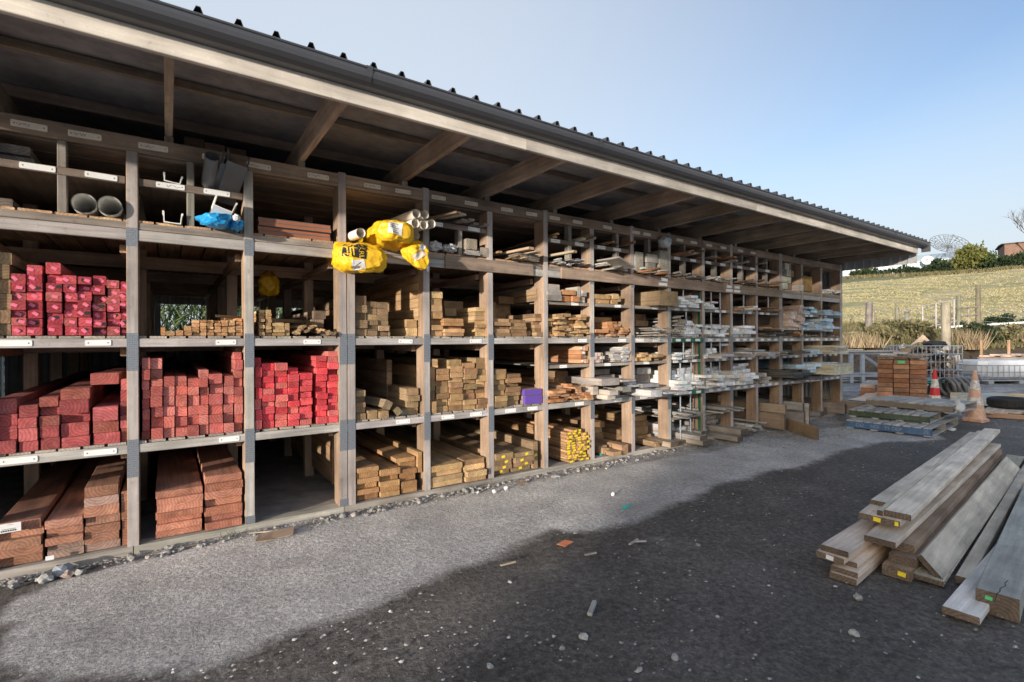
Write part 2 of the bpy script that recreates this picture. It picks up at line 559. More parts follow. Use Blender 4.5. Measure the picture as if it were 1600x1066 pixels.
h = MB()
ss = [24 + .5 * i for i in range(70)] + [59.5 + 2 * i for i in range(40)] + [142, 150, 165, 190, 230, 300, 420]
ts = [-110, -90, -70, -55, -42] + [-34 + 1.0 * i for i in range(85)] + [56, 64, 75, 90, 110, 140]
nt_ = len(ts)
h.add([hp(s, t) for s in ss for t in ts],
      [(j * nt_ + i, j * nt_ + i + 1, (j + 1) * nt_ + i + 1, (j + 1) * nt_ + i) for j in range(len(ss) - 1) for i in range(nt_ - 1)], 0, True)
for k, f in enumerate(h.f):
    s_mid = ss[k // (nt_ - 1)]
    t_mid = ts[k % (nt_ - 1)]
    h.m[k] = 0 if s_mid > bank_s(t_mid) + 6.5 else 1

def grass_mat(name, stops, sc1=.5, sc2=5.0, streak=None):
    m, t, p = new_mat(name)
    tc = N(t, 'ShaderNodeTexCoord')
    vec = tc.outputs['Object']
    if streak:
        mp = N(t, 'ShaderNodeMapping')
        mp.inputs['Rotation'].default_value = (0, 0, HA)
        mp.inputs['Scale'].default_value = streak
        L(t, vec, mp.inputs[0])
        vec = mp.outputs[0]
    n1 = N(t, 'ShaderNodeTexNoise', i_Scale=sc1, i_Detail=6.0, i_Roughness=.7)
    n2 = N(t, 'ShaderNodeTexNoise', i_Scale=sc2, i_Detail=4.0, i_Roughness=.7)
    L(t, vec, n1.inputs[0])
    L(t, vec, n2.inputs[0])
    c = ramp(t, n1.outputs[0], stops)
    lo_ = .80 if streak else .65
    c = mul(t, c, ramp(t, n2.outputs[0], [(.3, lo_), (.7, 1.15)]))
    L(t, c, p.inputs['Base Color'])
    p.inputs['Roughness'].default_value = .95
    p.inputs['Specular IOR Level'].default_value = .1
    b = N(t, 'ShaderNodeBump', i_Strength=.35 if streak else .8, i_Distance=.25)
    L(t, n2.outputs[0], b.inputs['Height'])
    L(t, b.outputs[0], p.inputs['Normal'])
    return m
FIELD = grass_mat('pasture', [(.25, (.20, .22, .09)), (.42, (.31, .29, .15)), (.55, (.40, .345, .21)), (.75, (.47, .405, .27))], .16, .8, (.45, 1.6, 1))
FIELD_TOP = grass_mat('pasture_top', [(.25, (.11, .125, .075)), (.5, (.18, .185, .11)), (.75, (.24, .235, .15))], .35, 1.1, (.45, 1.6, 1))
BANKM = grass_mat('earth_bank', [(.3, (.055, .045, .035)), (.5, (.10, .08, .06)), (.75, (.16, .14, .07))], .6, 4.0)
for k, f in enumerate(h.f):
    s_mid, t_mid = ss[k // (nt_ - 1)], ts[k % (nt_ - 1)]
    if s_mid > 104 + .9 * (t_mid + 6) + 4 * mnoise.noise((t_mid * .2, s_mid * .1, 0)):
        h.m[k] = 2
ho = h.build('hillside', [FIELD, BANKM, FIELD_TOP])
ho['kind'] = 'structure'

def leaf_mat(name, cols, trans=.25):
    m, t, p = new_mat(name)
    g_ = N(t, 'ShaderNodeNewGeometry')
    c = ramp(t, g_.outputs['Random Per Island'], [(i / max(1, len(cols) - 1), c_) for i, c_ in enumerate(cols)])
    L(t, c, p.inputs['Base Color'])
    p.inputs['Roughness'].default_value = .7
    p.inputs['Specular IOR Level'].default_value = .2
    tr = N(t, 'ShaderNodeBsdfTranslucent')
    L(t, c, tr.inputs[0])
    mx = N(t, 'ShaderNodeMixShader', i_0=trans)
    L(t, p.outputs[0], mx.inputs[1])
    L(t, tr.outputs[0], mx.inputs[2])
    L(t, mx.outputs[0], t.nodes['Material Output'].inputs[0])
    return m
L_STRAW = leaf_mat('straw_blades', [(.36, .33, .17), (.44, .38, .24), (.30, .30, .14), (.48, .415, .28)])
L_GREEN = leaf_mat('green_leaves', [(.035, .06, .02), (.06, .09, .03), (.09, .12, .035), (.045, .075, .028)])
L_DARK = leaf_mat('dark_leaves', [(.015, .028, .014), (.028, .045, .02), (.04, .06, .024)])
L_GOLD = leaf_mat('golden_leaves', [(.15, .15, .04), (.09, .11, .032), (.21, .185, .05), (.06, .085, .028)])
L_SCRUB = leaf_mat('scrub_leaves', [(.14, .135, .06), (.23, .19, .105), (.10, .11, .045), (.28, .23, .14)])
L_TAN = leaf_mat('tan_stems', [(.33, .25, .15), (.42, .33, .21), (.25, .19, .12)])
L_REED = leaf_mat('reedy_leaves', [(.10, .15, .06), (.16, .22, .10), (.07, .11, .045), (.24, .29, .14)], .35)
BARK = plain('bark', (.10, .08, .06), .9, var=.3, scale=6)

def blades(mb, p, n, hgt, wid, spread, lean=.5):
    for _ in range(n):
        a = U(0, 6.283)
        r = spread * math.sqrt(random.random())
        b = Vector((p[0] + r * math.cos(a), p[1] + r * math.sin(a), p[2] - .03))
        hh = hgt * U(.55, 1.15)
        tip = b + Vector((U(-lean, lean) * hh, U(-lean, lean) * hh, hh))
        c = random.random() * 3.14
        d = Vector((math.cos(c), math.sin(c), 0)) * wid * U(.6, 1.3)
        mb.add([b - d, b + d, tip], [(0, 1, 2)])

# tufts over the pasture, thinning with distance
gm = MB()
for _ in range(24000):
    s = 38 + 83 * random.random() ** 1.3
    t = U(at_px(1290, s), at_px(1640, s))
    if s < bank_s(t) + 7:
        continue
    p = hp(s, t)
    if s > 104 + .9 * (t + 6) or mnoise.noise((s * .5, t * .14, 7)) + .6 * mnoise.noise((s * 1.3, t * .5, 2)) + U(-.2, .2) < .05:
        continue
    blades(gm, p, 3, U(.08, .19), .045 + .0006 * s, .35, .8)
o = gm.build('pasture_grass', L_STRAW)
tag(o, 'dry straw coloured grass tufts over the hillside pasture', 'grass', kind='stuff')

bm_ = MB()
for _ in range(5200):
    px_ = U(1270, 1660)
    s = 38
    for _k in range(4):
        s = bank_s(at_px(px_, s)) + 3
    s += U(-.8, 6.5)
    t = at_px(px_, s)
    blades(bm_, hp(s, t), 4, U(.15, .5), .035, .3, .55)
o = bm_.build('bank_grass', L_SCRUB)
tag(o, 'rough olive and straw grass on the top of the bank', 'grass', kind='stuff')

gg = MB()
for _ in range(2600):
    px_ = U(1395, 1530)
    s = 38
    for _k in range(4):
        s = bank_s(at_px(px_, s)) + 8
    s += U(-2.5, 1.5)
    blades(gg, hp(s, at_px(px_, s)), 4, U(.1, .28), .04, .35, .5)
o = gg.build('green_grass', leaf_mat('lush_blades', [(.16, .24, .05), (.22, .30, .08), (.12, .19, .045)]))
tag(o, 'lush green grass patch at the foot of the pasture by the gate', 'grass', kind='stuff')

def crown(mb, c, rx, ry, rz, n, size, clumps=9, jag=.25, flat=0.0):
    """leaf cards gathered in clumps through an uneven volume"""
    cl = []
    for _ in range(clumps):
        d = Vector((U(-1, 1), U(-1, 1), U(-.8 + flat, 1)))
        d.normalize()
        d *= U(.35, .85)
        cl.append((Vector((c[0] + d.x * rx, c[1] + d.y * ry, c[2] + d.z * rz)), U(.35, .6)))
    for _ in range(n):
        cc, rr = random.choice(cl)
        d = Vector((random.gauss(0, 1), random.gauss(0, 1), random.gauss(0, 1)))
        d.normalize()
        d *= rr * (random.random() ** .45) * (1 + jag * U(-1, 1.4))
        p = cc + Vector((d.x * rx, d.y * ry, d.z * rz))
        q = Euler((U(0, 6.3), U(0, 6.3), U(0, 6.3))).to_matrix()
        s = size * U(.6, 1.4)
        mb.add([p + q @ Vector((-s, 0, 0)), p + q @ Vector((0, -s * .5, 0)), p + q @ Vector((s, 0, 0)), p + q @ Vector((0, s * .5, 0))], [(0, 1, 2, 3)])

def bush(name, label, cat, base, rx, ry, hgt, n, size, mat, group=None, clumps=10):
    o = thing(name, label, cat, base, 0, group)
    st = MB()
    for k in range(5):
        a = U(0, 6.28)
        st.bar((0, 0, -.1), (rx * .5 * math.cos(a), ry * .5 * math.sin(a), hgt * U(.5, .8)), .03 + .012 * hgt, 5, r2=.01)
    st.build('stem', BARK, o)
    cr = MB()
    crown(cr, (0, 0, hgt * .5), rx, ry, hgt * .52, n, size, clumps)
    cr.build('crown', mat, o)
    return o

# hedge behind the shed, seen through the open back of the second bay
hd = thing('hedge', 'tall reedy green hedge seen through the open back of the shed', 'hedge', (.4, 8.6, 0))
mb = MB()
for _ in range(15000):
    x, y, z = U(-4, 6), U(-.5, .8), U(0, 1) ** .7 * 2.85
    d = Vector((U(-.5, .7), U(-.35, .2), U(.2, 1.0))).normalized() * U(.18, .5)
    p = Vector((x, y, z))
    n_ = Vector((U(-1, 1), U(-1, 1), 0)) * .028
    mb.add([p - n_, p + n_, p + d], [(0, 1, 2)])
mb.build('foliage', L_REED, hd)
mb = MB()
for k in range(26):
    x = -4 + .36 * k
    mb.bar((x, .1, -.05), (x + U(-.2, .2), U(-.1, .2), U(1.8, 2.5)), .03, 5, r2=.012)
mb.build('stems', BARK, hd)

# bank scrub, each clump a plant of its own
for (px, s, rx, hh, mat, nm, lb) in [
        (1336, 45.0, 1.5, .75, L_TAN, 'dry_shrub', 'tan dead shrub on the bank just right of the shed end'),
        (1380, 45.5, 1.1, .9, L_SCRUB, 'scrub_bush', 'low olive scrub bush left of the yellow green shrub on the bank'),
        (1415, 46.0, 1.6, 1.05, L_SCRUB, 'scrub_bush', 'yellow green rounded shrub on the bank above the caged crate'),
        (1432, 47.0, 1.0, .9, L_GOLD, 'scrub_bush', 'golden green bush tucked behind the rounded shrub on the bank'),
        (1509, 44.4, 1.3, 1.15, L_TAN, 'dry_grass_clump', 'tan dead grass clump right of the thick timber post'),
        (1535, 45.2, 1.1, 1.1, L_DARK, 'scrub_bush', 'dark scrub bush right of the tan grass clump on the bank'),
        (1562, 45.4, 1.4, 1.2, L_SCRUB, 'scrub_bush', 'olive scrub bush under the white rail near the right edge'),
        (1590, 44.8, 1.5, .9, L_TAN, 'dry_grass_clump', 'pale dead grass clump on the bank at the right edge'),
        (1560, 51.0, .9, .9, L_DARK, 'scrub_bush', 'dark gorse bush above the white rail in the pasture edge'),
        (1590, 50.5, 1.2, .8, L_DARK, 'scrub_bush', 'low dark gorse patch at the right edge above the white rail')]:
    ds, s = s - 42, 38
    for _k in range(5):
        s = bank_s(at_px(px, s)) + ds
    p = hp(s, at_px(px, s), -.05)
    if mat is L_TAN:
        o = thing(nm, lb, 'plant', p)
        mb = MB()
        for _ in range(10):
            blades(mb, (U(-rx, rx) * .6, U(-rx, rx) * .6, 0), 45, hh, .03, rx * .3, .55)
        mb.build('blades', mat, o)
    else:
        bush(nm, lb, 'bush', p, rx, rx, hh, 1300, .10, mat)

# ---------------------------------------------------------------- the open fronted timber shed
shed = thing('timber_shed', 'long open fronted timber shed with pigeonhole shelves and a dark steel roof', 'shed', (0, 0, 0))
C_POST = (.45, .405, .38)
C_SIDE = (.34, .24, .16)
C_BEAM = (.45, .42, .40)
C_DARK = (.48, .34, .235)
C_BROWN = (.36, .24, .16)
_pc = {}

def prism(w, d, hgt, mat, name, c=.004):
    """chamfered stick, cached: width x, depth y (front face at 0), height z (base at 0)"""
    key = (round(w, 3), round(d, 3), round(hgt, 3), mat.name)
    if key in _pc:
        return _pc[key]
    mb = MB()
    long_ = max(w, d, hgt)
    c = min(c, w * .15, d * .15, hgt * .15)
    if long_ == d:
        pr = [(-w / 2 + c, 0), (w / 2 - c, 0), (w / 2, c), (w / 2, hgt - c), (w / 2 - c, hgt), (-w / 2 + c, hgt), (-w / 2, hgt - c), (-w / 2, c)]
        mb.extrude(pr, 'y', 0, d)
        mb.f = [f[::-1] for f in mb.f]
    elif long_ == w:
        pr = [(c, 0), (d - c, 0), (d, c), (d, hgt - c), (d - c, hgt), (c, hgt), (0, hgt - c), (0, c)]
        mb.extrude(pr, 'x', -w / 2, w / 2)
    else:
        pts = [(-w / 2 + c, 0), (w / 2 - c, 0), (w / 2, c), (w / 2, d - c), (w / 2 - c, d), (-w / 2 + c, d), (-w / 2, d - c), (-w / 2, c)]
        vs = [(x, y, 0) for x, y in pts] + [(x, y, hgt) for x, y in pts]
        mb.add(vs, [(i, (i + 1) % 8, 8 + (i + 1) % 8, 8 + i) for i in range(8)] + [tuple(range(7, -1, -1)), tuple(range(8, 16))])
    _pc[key] = mb.mesh(name, mat)
    return _pc[key]

def tint(c, k=.1):
    f = 1 + U(-k, k)
    return tuple(v * f * (1 + U(-.03, .03)) for v in c)

def stick(name, parent, x0, x1, y0, y1, z0, z1, mat, col, k=.1):
    return link(name, prism(x1 - x0, y1 - y0, z1 - z0, mat, name), parent, ((x0 + x1) / 2, y0, z0), tint(col, k))

POSTS = [-1.03, -.227, .575, 1.37, 2.237, 3.03, 3.823, 4.61, 5.395, 6.19, 7.05, 7.83, 8.61, 9.43, 10.26, 11.05, 11.96]
PW = [.075] * len(POSTS)
TOP = 3.09
SEC = .14                                  # post depth
# front posts
for i, x in enumerate(POSTS):
    wd = .12 if i in (13, 16) else .074
    o = stick('post', shed, x - wd / 2, x + wd / 2, -.0475, SEC, .05, 3.225 if i in (3, 4, 6, 8, 9, 11, 13, 16) else TOP, TZP, C_POST, .12)
    o.rotation_euler = (0, U(-.0035, .0035), U(-.02, .02) * 0)
    if i == 3:
        stick('post', shed, 1.409, 1.486, -.0470, SEC, .05, 2.40, TZP, C_POST, .12)
    if i == 9:
        pass
# green painted uprights beside two of the posts
for x in (6.262, 7.035):
    o = link('green_upright', prism(.06, .05, 2.34, GREENP, 'green_upright'), shed, (x, -.012, .06))
    o['label'] = 'green painted upright'
# inner rows of posts
for yy in (1.35, 2.6, 3.85, 4.80):
    for i, x in enumerate(POSTS):
        if yy == 4.80 and i in (2,):
            pass
        o = stick('post', shed, x - .05, x + .05, yy, yy + .10, .0, 3.2, TZ, C_DARK, .12)
# sill
for a, b in zip([-1.9] + POSTS[1::2], POSTS[1::2] + [12.0]):
    if b - a > .1:
        stick('sill_beam', shed, a + .003, b - .003, -.055, .085, -.02, .05, TX, (.36, .33, .28))
fl = MB(); fl.box(-1.9, 12.02, .09, 4.95, -.02, .03); fl.build('rack_floor', FLOOR, shed)

# long shelf beams, cut at every second post
def beams(z0, z1, y0, y1, col, step=2, start=1, xa=-1.9, xb=12.02, name='shelf_beam', mat=None):
    cuts = [xa] + [POSTS[i] for i in range(start, len(POSTS) - 1, step)] + [xb]
    for a, b in zip(cuts, cuts[1:]):
        if b - a > .05:
            stick(name, shed, a + .002, b - .002, y0, y1, z0, z1, mat or TX, col)
beams(.764, .830, -.045, -.003, C_BEAM, 2, 1)
beams(1.582, 1.648, -.045, -.003, C_BEAM, 2, 2)
beams(2.405, 2.488, -.045, -.003, C_BEAM, 2, 1)
beams(2.491, 2.545, -.040, .05, (.30, .26, .22), 2, 2)
beams(3.092, 3.213, -.044, -.003, (.30, .215, .155), 2, 2, name='top_rail')
# wide cover boards over the third shelf edge
for a, b in ((2.445, 3.62), (4.07, 5.38), (5.385, 6.28), (6.285, 8.0), (8.005, 9.45)):
    stick('cover_board', shed, a, b, -.072, -.047, 2.40, 2.535, TX, (.34, .25, .18))
o = stick('shelf_beam', shed, 6.235, 7.01, -.062, -.047, 1.585, 1.646, TX, C_BEAM)
gb = link('green_beam', prism(.78, .016, .062, GREENP, 'green_beam'), shed, (6.63, -.064, 1.585))
gb2 = link('green_beam', prism(.78, .016, .062, GREENP, 'green_beam'), shed, (6.63, -.064, .767))
# bearers along and across under the decks
for z in (.755, 1.575, 2.40):
    for yy in (1.36, 2.61, 3.86, 4.81):
        stick('bearer', shed, -1.9, 12.02, yy - .05, yy - .003, z - .05, z + .075, TX, C_DARK, .15)
for i, x in enumerate(POSTS):
    for z in (.70, 1.51, 2.33):
        stick('side_bearer', shed, x - .042 - .045, x - .042, .142, 4.9, z, z + .062, TY, C_BROWN, .15)
# deck slats, running into the depth with gaps between
def deck(z, hgt, wd, gap, col, name):
    x = -1.85
    while x < 11.95:
        w_ = wd * U(.96, 1.03)
        o = link(name, prism(round(w_, 2), 4.9, hgt, TY, name), shed, (x + w_ / 2, -.02 + U(-.012, .008), z + U(-.001, .001)), tint(col, .18))
        o.rotation_euler.z = U(-.0015, .0015)
        x += w_ + gap * U(.6, 1.4)
deck(.832, .018, .115, .02, (.42, .37, .31), 'deck_slat')
deck(1.650, .018, .115, .02, (.42, .37, .31), 'deck_slat')
deck(2.547, .018, .185, .014, (.60, .38, .23), 'deck_board')
for k in range(16):
    y = .06 + .3 * k
    stick('loft_board', shed, -1.9, 12.02, y, y + .285, 3.094, 3.112, TX, (.44, .31, .22), .2)

# half shelves
def half(z, x0, x1, lab=True, hgt=.042, y0=-.03, dep=4.6, col=(.33, .29, .24)):
    stick('half_shelf_beam', shed, x0, x1, y0, y0 + .028, z, z + hgt, TX, col)
    mb = link('half_shelf_board', prism(round(x1 - x0 - .006, 2), dep, .016, TY, 'half_shelf_board'), shed, ((x0 + x1) / 2, y0 + .03, z + hgt - .018), tint(col))
for i in range(6, 16):
    a, b = POSTS[i] + .04, POSTS[i + 1] - .04
    half(2.068, a, b)
    if i < 15:
        half(1.268, a, b)
    if i in (9, 10):
        half(.40, a, b)
MID = [(-1.9, -.27), (-.19, .53), (2.28, 2.99), (3.86, 4.57), (4.65, 5.35), (6.23, 7.0), (7.09, 7.79), (7.87, 8.57), (8.65, 9.37)]
for a, b in MID:
    half(2.838, a, b, hgt=.056, col=(.20, .15, .115))
# upright dividers in the pigeonholes
for x, z0, z1 in [(-.632, 2.566, 3.09), (.155, 2.566, 3.09), (2.65, 2.566, 2.838), (4.25, 2.566, 3.09), (5.12, 2.566, 3.09), (5.78, 2.566, 3.09), (6.60, 2.566, 3.09),
                  (7.42, 2.566, 3.09), (8.2, 2.566, 3.09), (9.0, 2.566, 3.09), (9.85, 2.566, 3.09)]:
    for (za, zb) in ((z0, min(z1, 2.836)), (2.896, z1)):
        if zb - za > .1:
            stick('divider', shed, x - .026, x + .026, -.025, .06, za, zb, TZ, (.26, .23, .20))
# slim steel tubes dividing the shelves between the green uprights
for x, zs in [(6.47, (.87, 1.262)), (6.74, (.87, 1.262)), (6.55, (1.32, 1.575)), (6.78, (1.32, 1.575)), (6.62, (1.68, 2.06)), (6.55, (2.12, 2.395)),
              (7.26, (.87, 1.262)), (7.5, (.87, 1.262)), (7.27, (1.32, 1.575)), (7.52, (1.32, 1.575)), (7.27, (1.68, 2.06)), (7.52, (1.68, 2.06)), (7.27, (2.12, 2.395)), (7.52, (2.12, 2.395)),
              (6.47, (.06, .39)), (6.72, (.06, .39)), (6.47, (.45, .76)), (6.72, (.45, .76)), (8.22, (1.68, 2.06)), (8.22, (2.12, 2.395)), (9.02, (2.12, 2.395))]:
    mb = MB(); mb.bar((0, 0, 0), (0, 0, zs[1] - zs[0]), .012, 8)
    mb.build('divider_tube', STEELP, shed, (x, -.03, zs[0]))

# gang nail plates across the joints
_np = {}
def nail(x, z0, z1, wd, y=-.0495):
    key = (round(wd, 3), round(z1 - z0, 3))
    if key not in _np:
        mb = MB(); mb.box(-wd / 2, wd / 2, 0, .0018, 0, z1 - z0)
        _np[key] = mb.mesh('nail_plate', NAIL)
    link('nail_plate', _np[key], shed, (x, y, z0))
for i, x in enumerate(POSTS[:12]):
    xx = [x] if i != 3 else [x, 1.447]
    for xq in xx:
        if i in (6,):
            continue
        for (z0, z1) in ((.58, .87), (1.40, 1.69)):
            nail(xq, z0, z1, .072 if i not in (3,) else .07)
    if i in (1, 2, 4, 7, 8):
        nail(x, 2.36, 2.50, .072)
for x in (.575, 1.37):
    nail(x, .051, .12, .075)

# price plates, each with two screws
def plate_mesh(wd, hgt, mat):
    mb = MB()
    r = .007
    pr = []
    for (cx, cz, a0) in ((wd / 2 - r, r, -90), (wd / 2 - r, hgt - r, 0), (-wd / 2 + r, hgt - r, 90), (-wd / 2 + r, r, 180)):
        for k in range(3):
            a = R(a0 + 45 * k)
            pr.append((cx + r * math.cos(a), cz + r * math.sin(a)))
    mb.extrude(pr, 'y', -.004, 0)
    for sx in (-1, 1):
        mb.bar((sx * (wd / 2 - .018), -.0055, hgt / 2), (sx * (wd / 2 - .018), -.004, hgt / 2), .0042, 8, 1)
    return mb.mesh('price_plate', [mat, DARK])
PM = {k: plate_mesh(*k) for k in ((.19, .042, PLATE_W), (.15, .042, PLATE_W), (.11, .04, PLATE_W), (.19, .046, PLATE_C), (.165, .042, PLATE_C), (.12, .038, PLATE_W))}
def plate(x, z, key, y=-.0455, tilt=None):
    o = link('price_plate', PM[key], shed, (x, y, z))
    o.rotation_euler.y = U(-.025, .025) if tilt is None else tilt
    return o
W19, W15, W11, C19, C16, W12 = PM.keys()
for x in (-.885, -.30 - .13, .40, .97 + .12, 2.0, 2.83, 4.44, 5.18, 5.55, 5.9):
    plate(x, 1.595, W15 if x > -.5 else W19)
for x in (-.86, -.42, .42, 1.97, 2.48, 2.83, 3.3, 3.62, 4.38, 5.1, 5.62, 5.95):
    plate(x, .778, W15 if x > 0 else W19)
for i in range(9, 16):
    a, b = POSTS[i], POSTS[i + 1]
    for k in range(3):
        if random.random() < .85:
            xx = a + (b - a) * (.22 + .28 * k)
            yy = -.0655 if i == 9 else -.0455
            plate(xx, 1.597, W12, yy)
            plate(xx + .02, .78, W12, yy)
        if random.random() < .75:
            plate(a + (b - a) * (.2 + .27 * k), 1.27, W12, -.0305)
        if random.random() < .7:
            plate(a + (b - a) * (.24 + .25 * k), 2.07, W12, -.0305)
for i in range(6, 9):
    plate(POSTS[i] + .3, 1.27, W12, -.0305); plate(POSTS[i] + .5, 2.07, W12, -.0305)
for x in (-.80, -.50, -.09, .33, .655, 1.15, 1.66, 1.98, 2.38, 2.78, 3.26, 3.62, 3.98, 4.36, 4.9, 5.47, 5.7, 6.45, 6.8, 7.2, 7.6, 8.1, 8.5):
    plate(x, 3.125, C19 if x < 1.3 else C16, -.0445)
for x in (-.76, -.41, .02, .34, 2.36, 2.82, 4.0, 4.4, 4.8, 5.1, 6.4, 6.8, 7.2, 7.6, 8.1, 8.5, 9.0):
    plate(x, 2.846, W19 if x < 1 else W15, -.0305)
for x, z in ((6.02, 2.42), (6.05, 2.49), (7.72, 2.42), (7.72, 2.485), (7.95, 2.42), (7.95, 2.485)):
    plate(x, z, W19 if z < 2.45 else W15, -.0725)
# pen strokes on some plates
def scribble(x, z, y, wd, n):
    mb = MB()
    p = Vector((-wd / 2, 0, U(-.008, .008)))
    for k in range(n):
        q = Vector((-wd / 2 + wd * (k + 1) / n, 0, U(-.011, .011)))
        d = (q - p).normalized() * .0012
        nn = Vector((-d.z, 0, d.x))
        mb.add([p - nn, q - nn, q + nn, p + nn], [(0, 1, 2, 3)])
        p = q if k % 3 else q + Vector((.004, 0, U(-.006, .006)))
    mb.build('pen_mark', DARK, shed, (x, y, z))
for x in (-.83, -.53, -.12, .62, 1.13, 1.66, 2.36, 2.76, 3.24, 3.6, 3.98, 4.36, 4.9):
    scribble(x, 3.147, -.0495, .07, 9)
scribble(.04, 2.868, -.0355, .09, 10)
for x in (4.0, 4.4, 4.8):
    scribble(x, 2.868, -.0355, .06, 8)

# roof: rafters, purlins, foil, ribbed steel, fascia, gutter
for k in range(-2, 13):
    x = k * 1.0 + .01
    if x > 11.6:
        x = 11.95
    stick('rafter', shed, x - .026, x + .026, -1.36, 5.0, 3.266, 3.455, TY, (.42, .31, .22), .1)
    stick('rafter_packer', shed, x - .03, x + .03, -.02, .06, 3.214, 3.265, TZ, (.33, .27, .2))
    for yy in (1.4, 2.65):
        stick('roof_strut', shed, x + .05, x + .10, yy, yy + .05, 3.114, 3.50, TZ, (.22, .16, .11))
for y in (-1.30, -.55, .3, 1.2, 2.1, 3.0, 3.9, 4.8):
    zr = 3.457 + (y + 1.4) * .035 * 0
    stick('purlin', shed, -2.2, 12.1, y, y + .045, 3.457, 3.457 + .038 + max(0, (y + 1.3)) * .03, TX, (.30, .22, .16), .1)
fo = MB()
nfx, nfy = 60, 24
fo.add([(-2.2 + 14.3 * i / nfx, -1.40 + 6.4 * j / nfy, 3.497 + (6.4 * j / nfy) * .03 + .004 * mnoise.noise((i * .9, j * .9, 0))) for j in range(nfy + 1) for i in range(nfx + 1)],
       [(j * (nfx + 1) + i, j * (nfx + 1) + i + 1, (j + 1) * (nfx + 1) + i + 1, (j + 1) * (nfx + 1) + i) for j in range(nfy) for i in range(nfx)], 0, True)
fo.build('foil_underlay', FOIL, shed)
def ribs(x0, x1, pitch, hr, wt=.022, wb=.055):
    pts = []
    x = x0
    while x < x1:
        pts += [(x, 0), (x + pitch - wb, 0), (x + pitch - wb / 2 - wt / 2, hr), (x + pitch - wb / 2 + wt / 2, hr)]
        x += pitch
    pts.append((x, 0))
    return pts
rb = ribs(-2.1, 12.0, .207, .042)
rs = MB()
nr = len(rb)
yA, yB = -1.47, 5.1
zA, zB = 3.516, 3.516 + (yB - yA) * .03
rs.add([(x, yA, zA + z) for x, z in rb] + [(x, yB, zB + z) for x, z in rb] + [(x, yA, zA + z - .004) for x, z in rb], 
       [(i, i + 1, nr + i + 1, nr + i) for i in range(nr - 1)] + [(2 * nr + i, 2 * nr + i + 1, i + 1, i) for i in range(nr - 1)])
rs.build('roof_sheet', ROOF, shed)
for a, b in ((-2.3, 2.55), (2.554, 6.2), (6.204, 11.92)):
    stick('fascia_board', shed, a, b, -1.40, -1.362, 3.265, 3.513, FASCIA, (1, 1, 1), 0)
def gutter(x0, x1):
    r = .1
    pr = [(-1.404, 3.375)]
    for k in range(9):
        a = R(-90 + 11.25 * k)
        pr.append((-1.455 - .075 * math.sin(R(90) + a) * 1.0, 3.375 + .09 * (1 - math.cos(R(90) + a))))
    pr = [(-1.404, 3.374), (-1.43, 3.374), (-1.47, 3.378), (-1.505, 3.392), (-1.528, 3.415), (-1.536, 3.44), (-1.537, 3.462), (-1.545, 3.466), (-1.548, 3.474), (-1.54, 3.481), (-1.528, 3.478)]
    inn = [(-1.528, 3.44), (-1.505, 3.402), (-1.47, 3.386), (-1.415, 3.382), (-1.404, 3.40)]
    mb = MB()
    mb.extrude(pr + inn, 'x', x0, x1, smooth=False)
    return mb
for a, b in ((-2.3, 3.3), (3.301, 8.6), (8.601, 12.08)):
    gutter(a, b).build('gutter', GUTTER, shed)
for x in (-.42, 1.13, 3.3, 5.2, 6.9, 8.6, 10.4):
    mb = MB(); mb.extrude([(-1.43, 3.3735), (-1.472, 3.3765), (-1.508, 3.391), (-1.531, 3.4145), (-1.5395, 3.44), (-1.549, 3.466), (-1.5515, 3.475), (-1.541, 3.4845), (-1.50, 3.484)], 'x', x - .02, x + .02, closed=False)
    mb.build('gutter_joint', GUTTER, shed)
mb = MB(); mb.box(12.081, 12.086, -1.55, -1.405, 3.30, 3.49)
mb.build('gutter_end', GUTTER, shed)

# steel sheeting: back wall with an open strip, end walls, gable strip
def sheet(name, prof_len, z0, z1, M, pitch=.1, hr=.018):
    pts = ribs(0, prof_len, pitch, hr, .03, .06)
    mb = MB()
    n = len(pts)
    mb.add([M @ Vector((x, z, z0)) for x, z in pts] + [M @ Vector((x, z, z1)) for x, z in pts], [(i, i + 1, n + i + 1, n + i) for i in range(n - 1)])
    return mb.build(name, SHEET, shed)
I4 = Matrix.Identity(4)
sheet('back_sheet', 13.9, 0, 1.78, Matrix.Translation((-1.9, 4.96, 0)))
sheet('back_sheet', 13.9, 2.235, 3.7, Matrix.Translation((-1.9, 4.96, 0)))
sheet('back_sheet', 1.72, 1.78, 2.235, Matrix.Translation((-1.9, 4.97, 0)))
sheet('back_sheet', 7.9, 1.78, 2.235, Matrix.Translation((4.1, 4.97, 0)))
Rz = Matrix.Rotation(R(90), 4, 'Z')
sheet('end_sheet', 4.9, 0, 3.5, Matrix.Translation((-1.93, .1, 0)) @ Rz)
sheet('end_sheet', 4.7, 0, 3.5, Matrix.Translation((12.06, .16, 0)) @ Rz)
sheet('gable_sheet', 1.45, 3.10, 3.5, Matrix.Translation((12.06, -1.35, 0)) @ Rz, .16, .03)

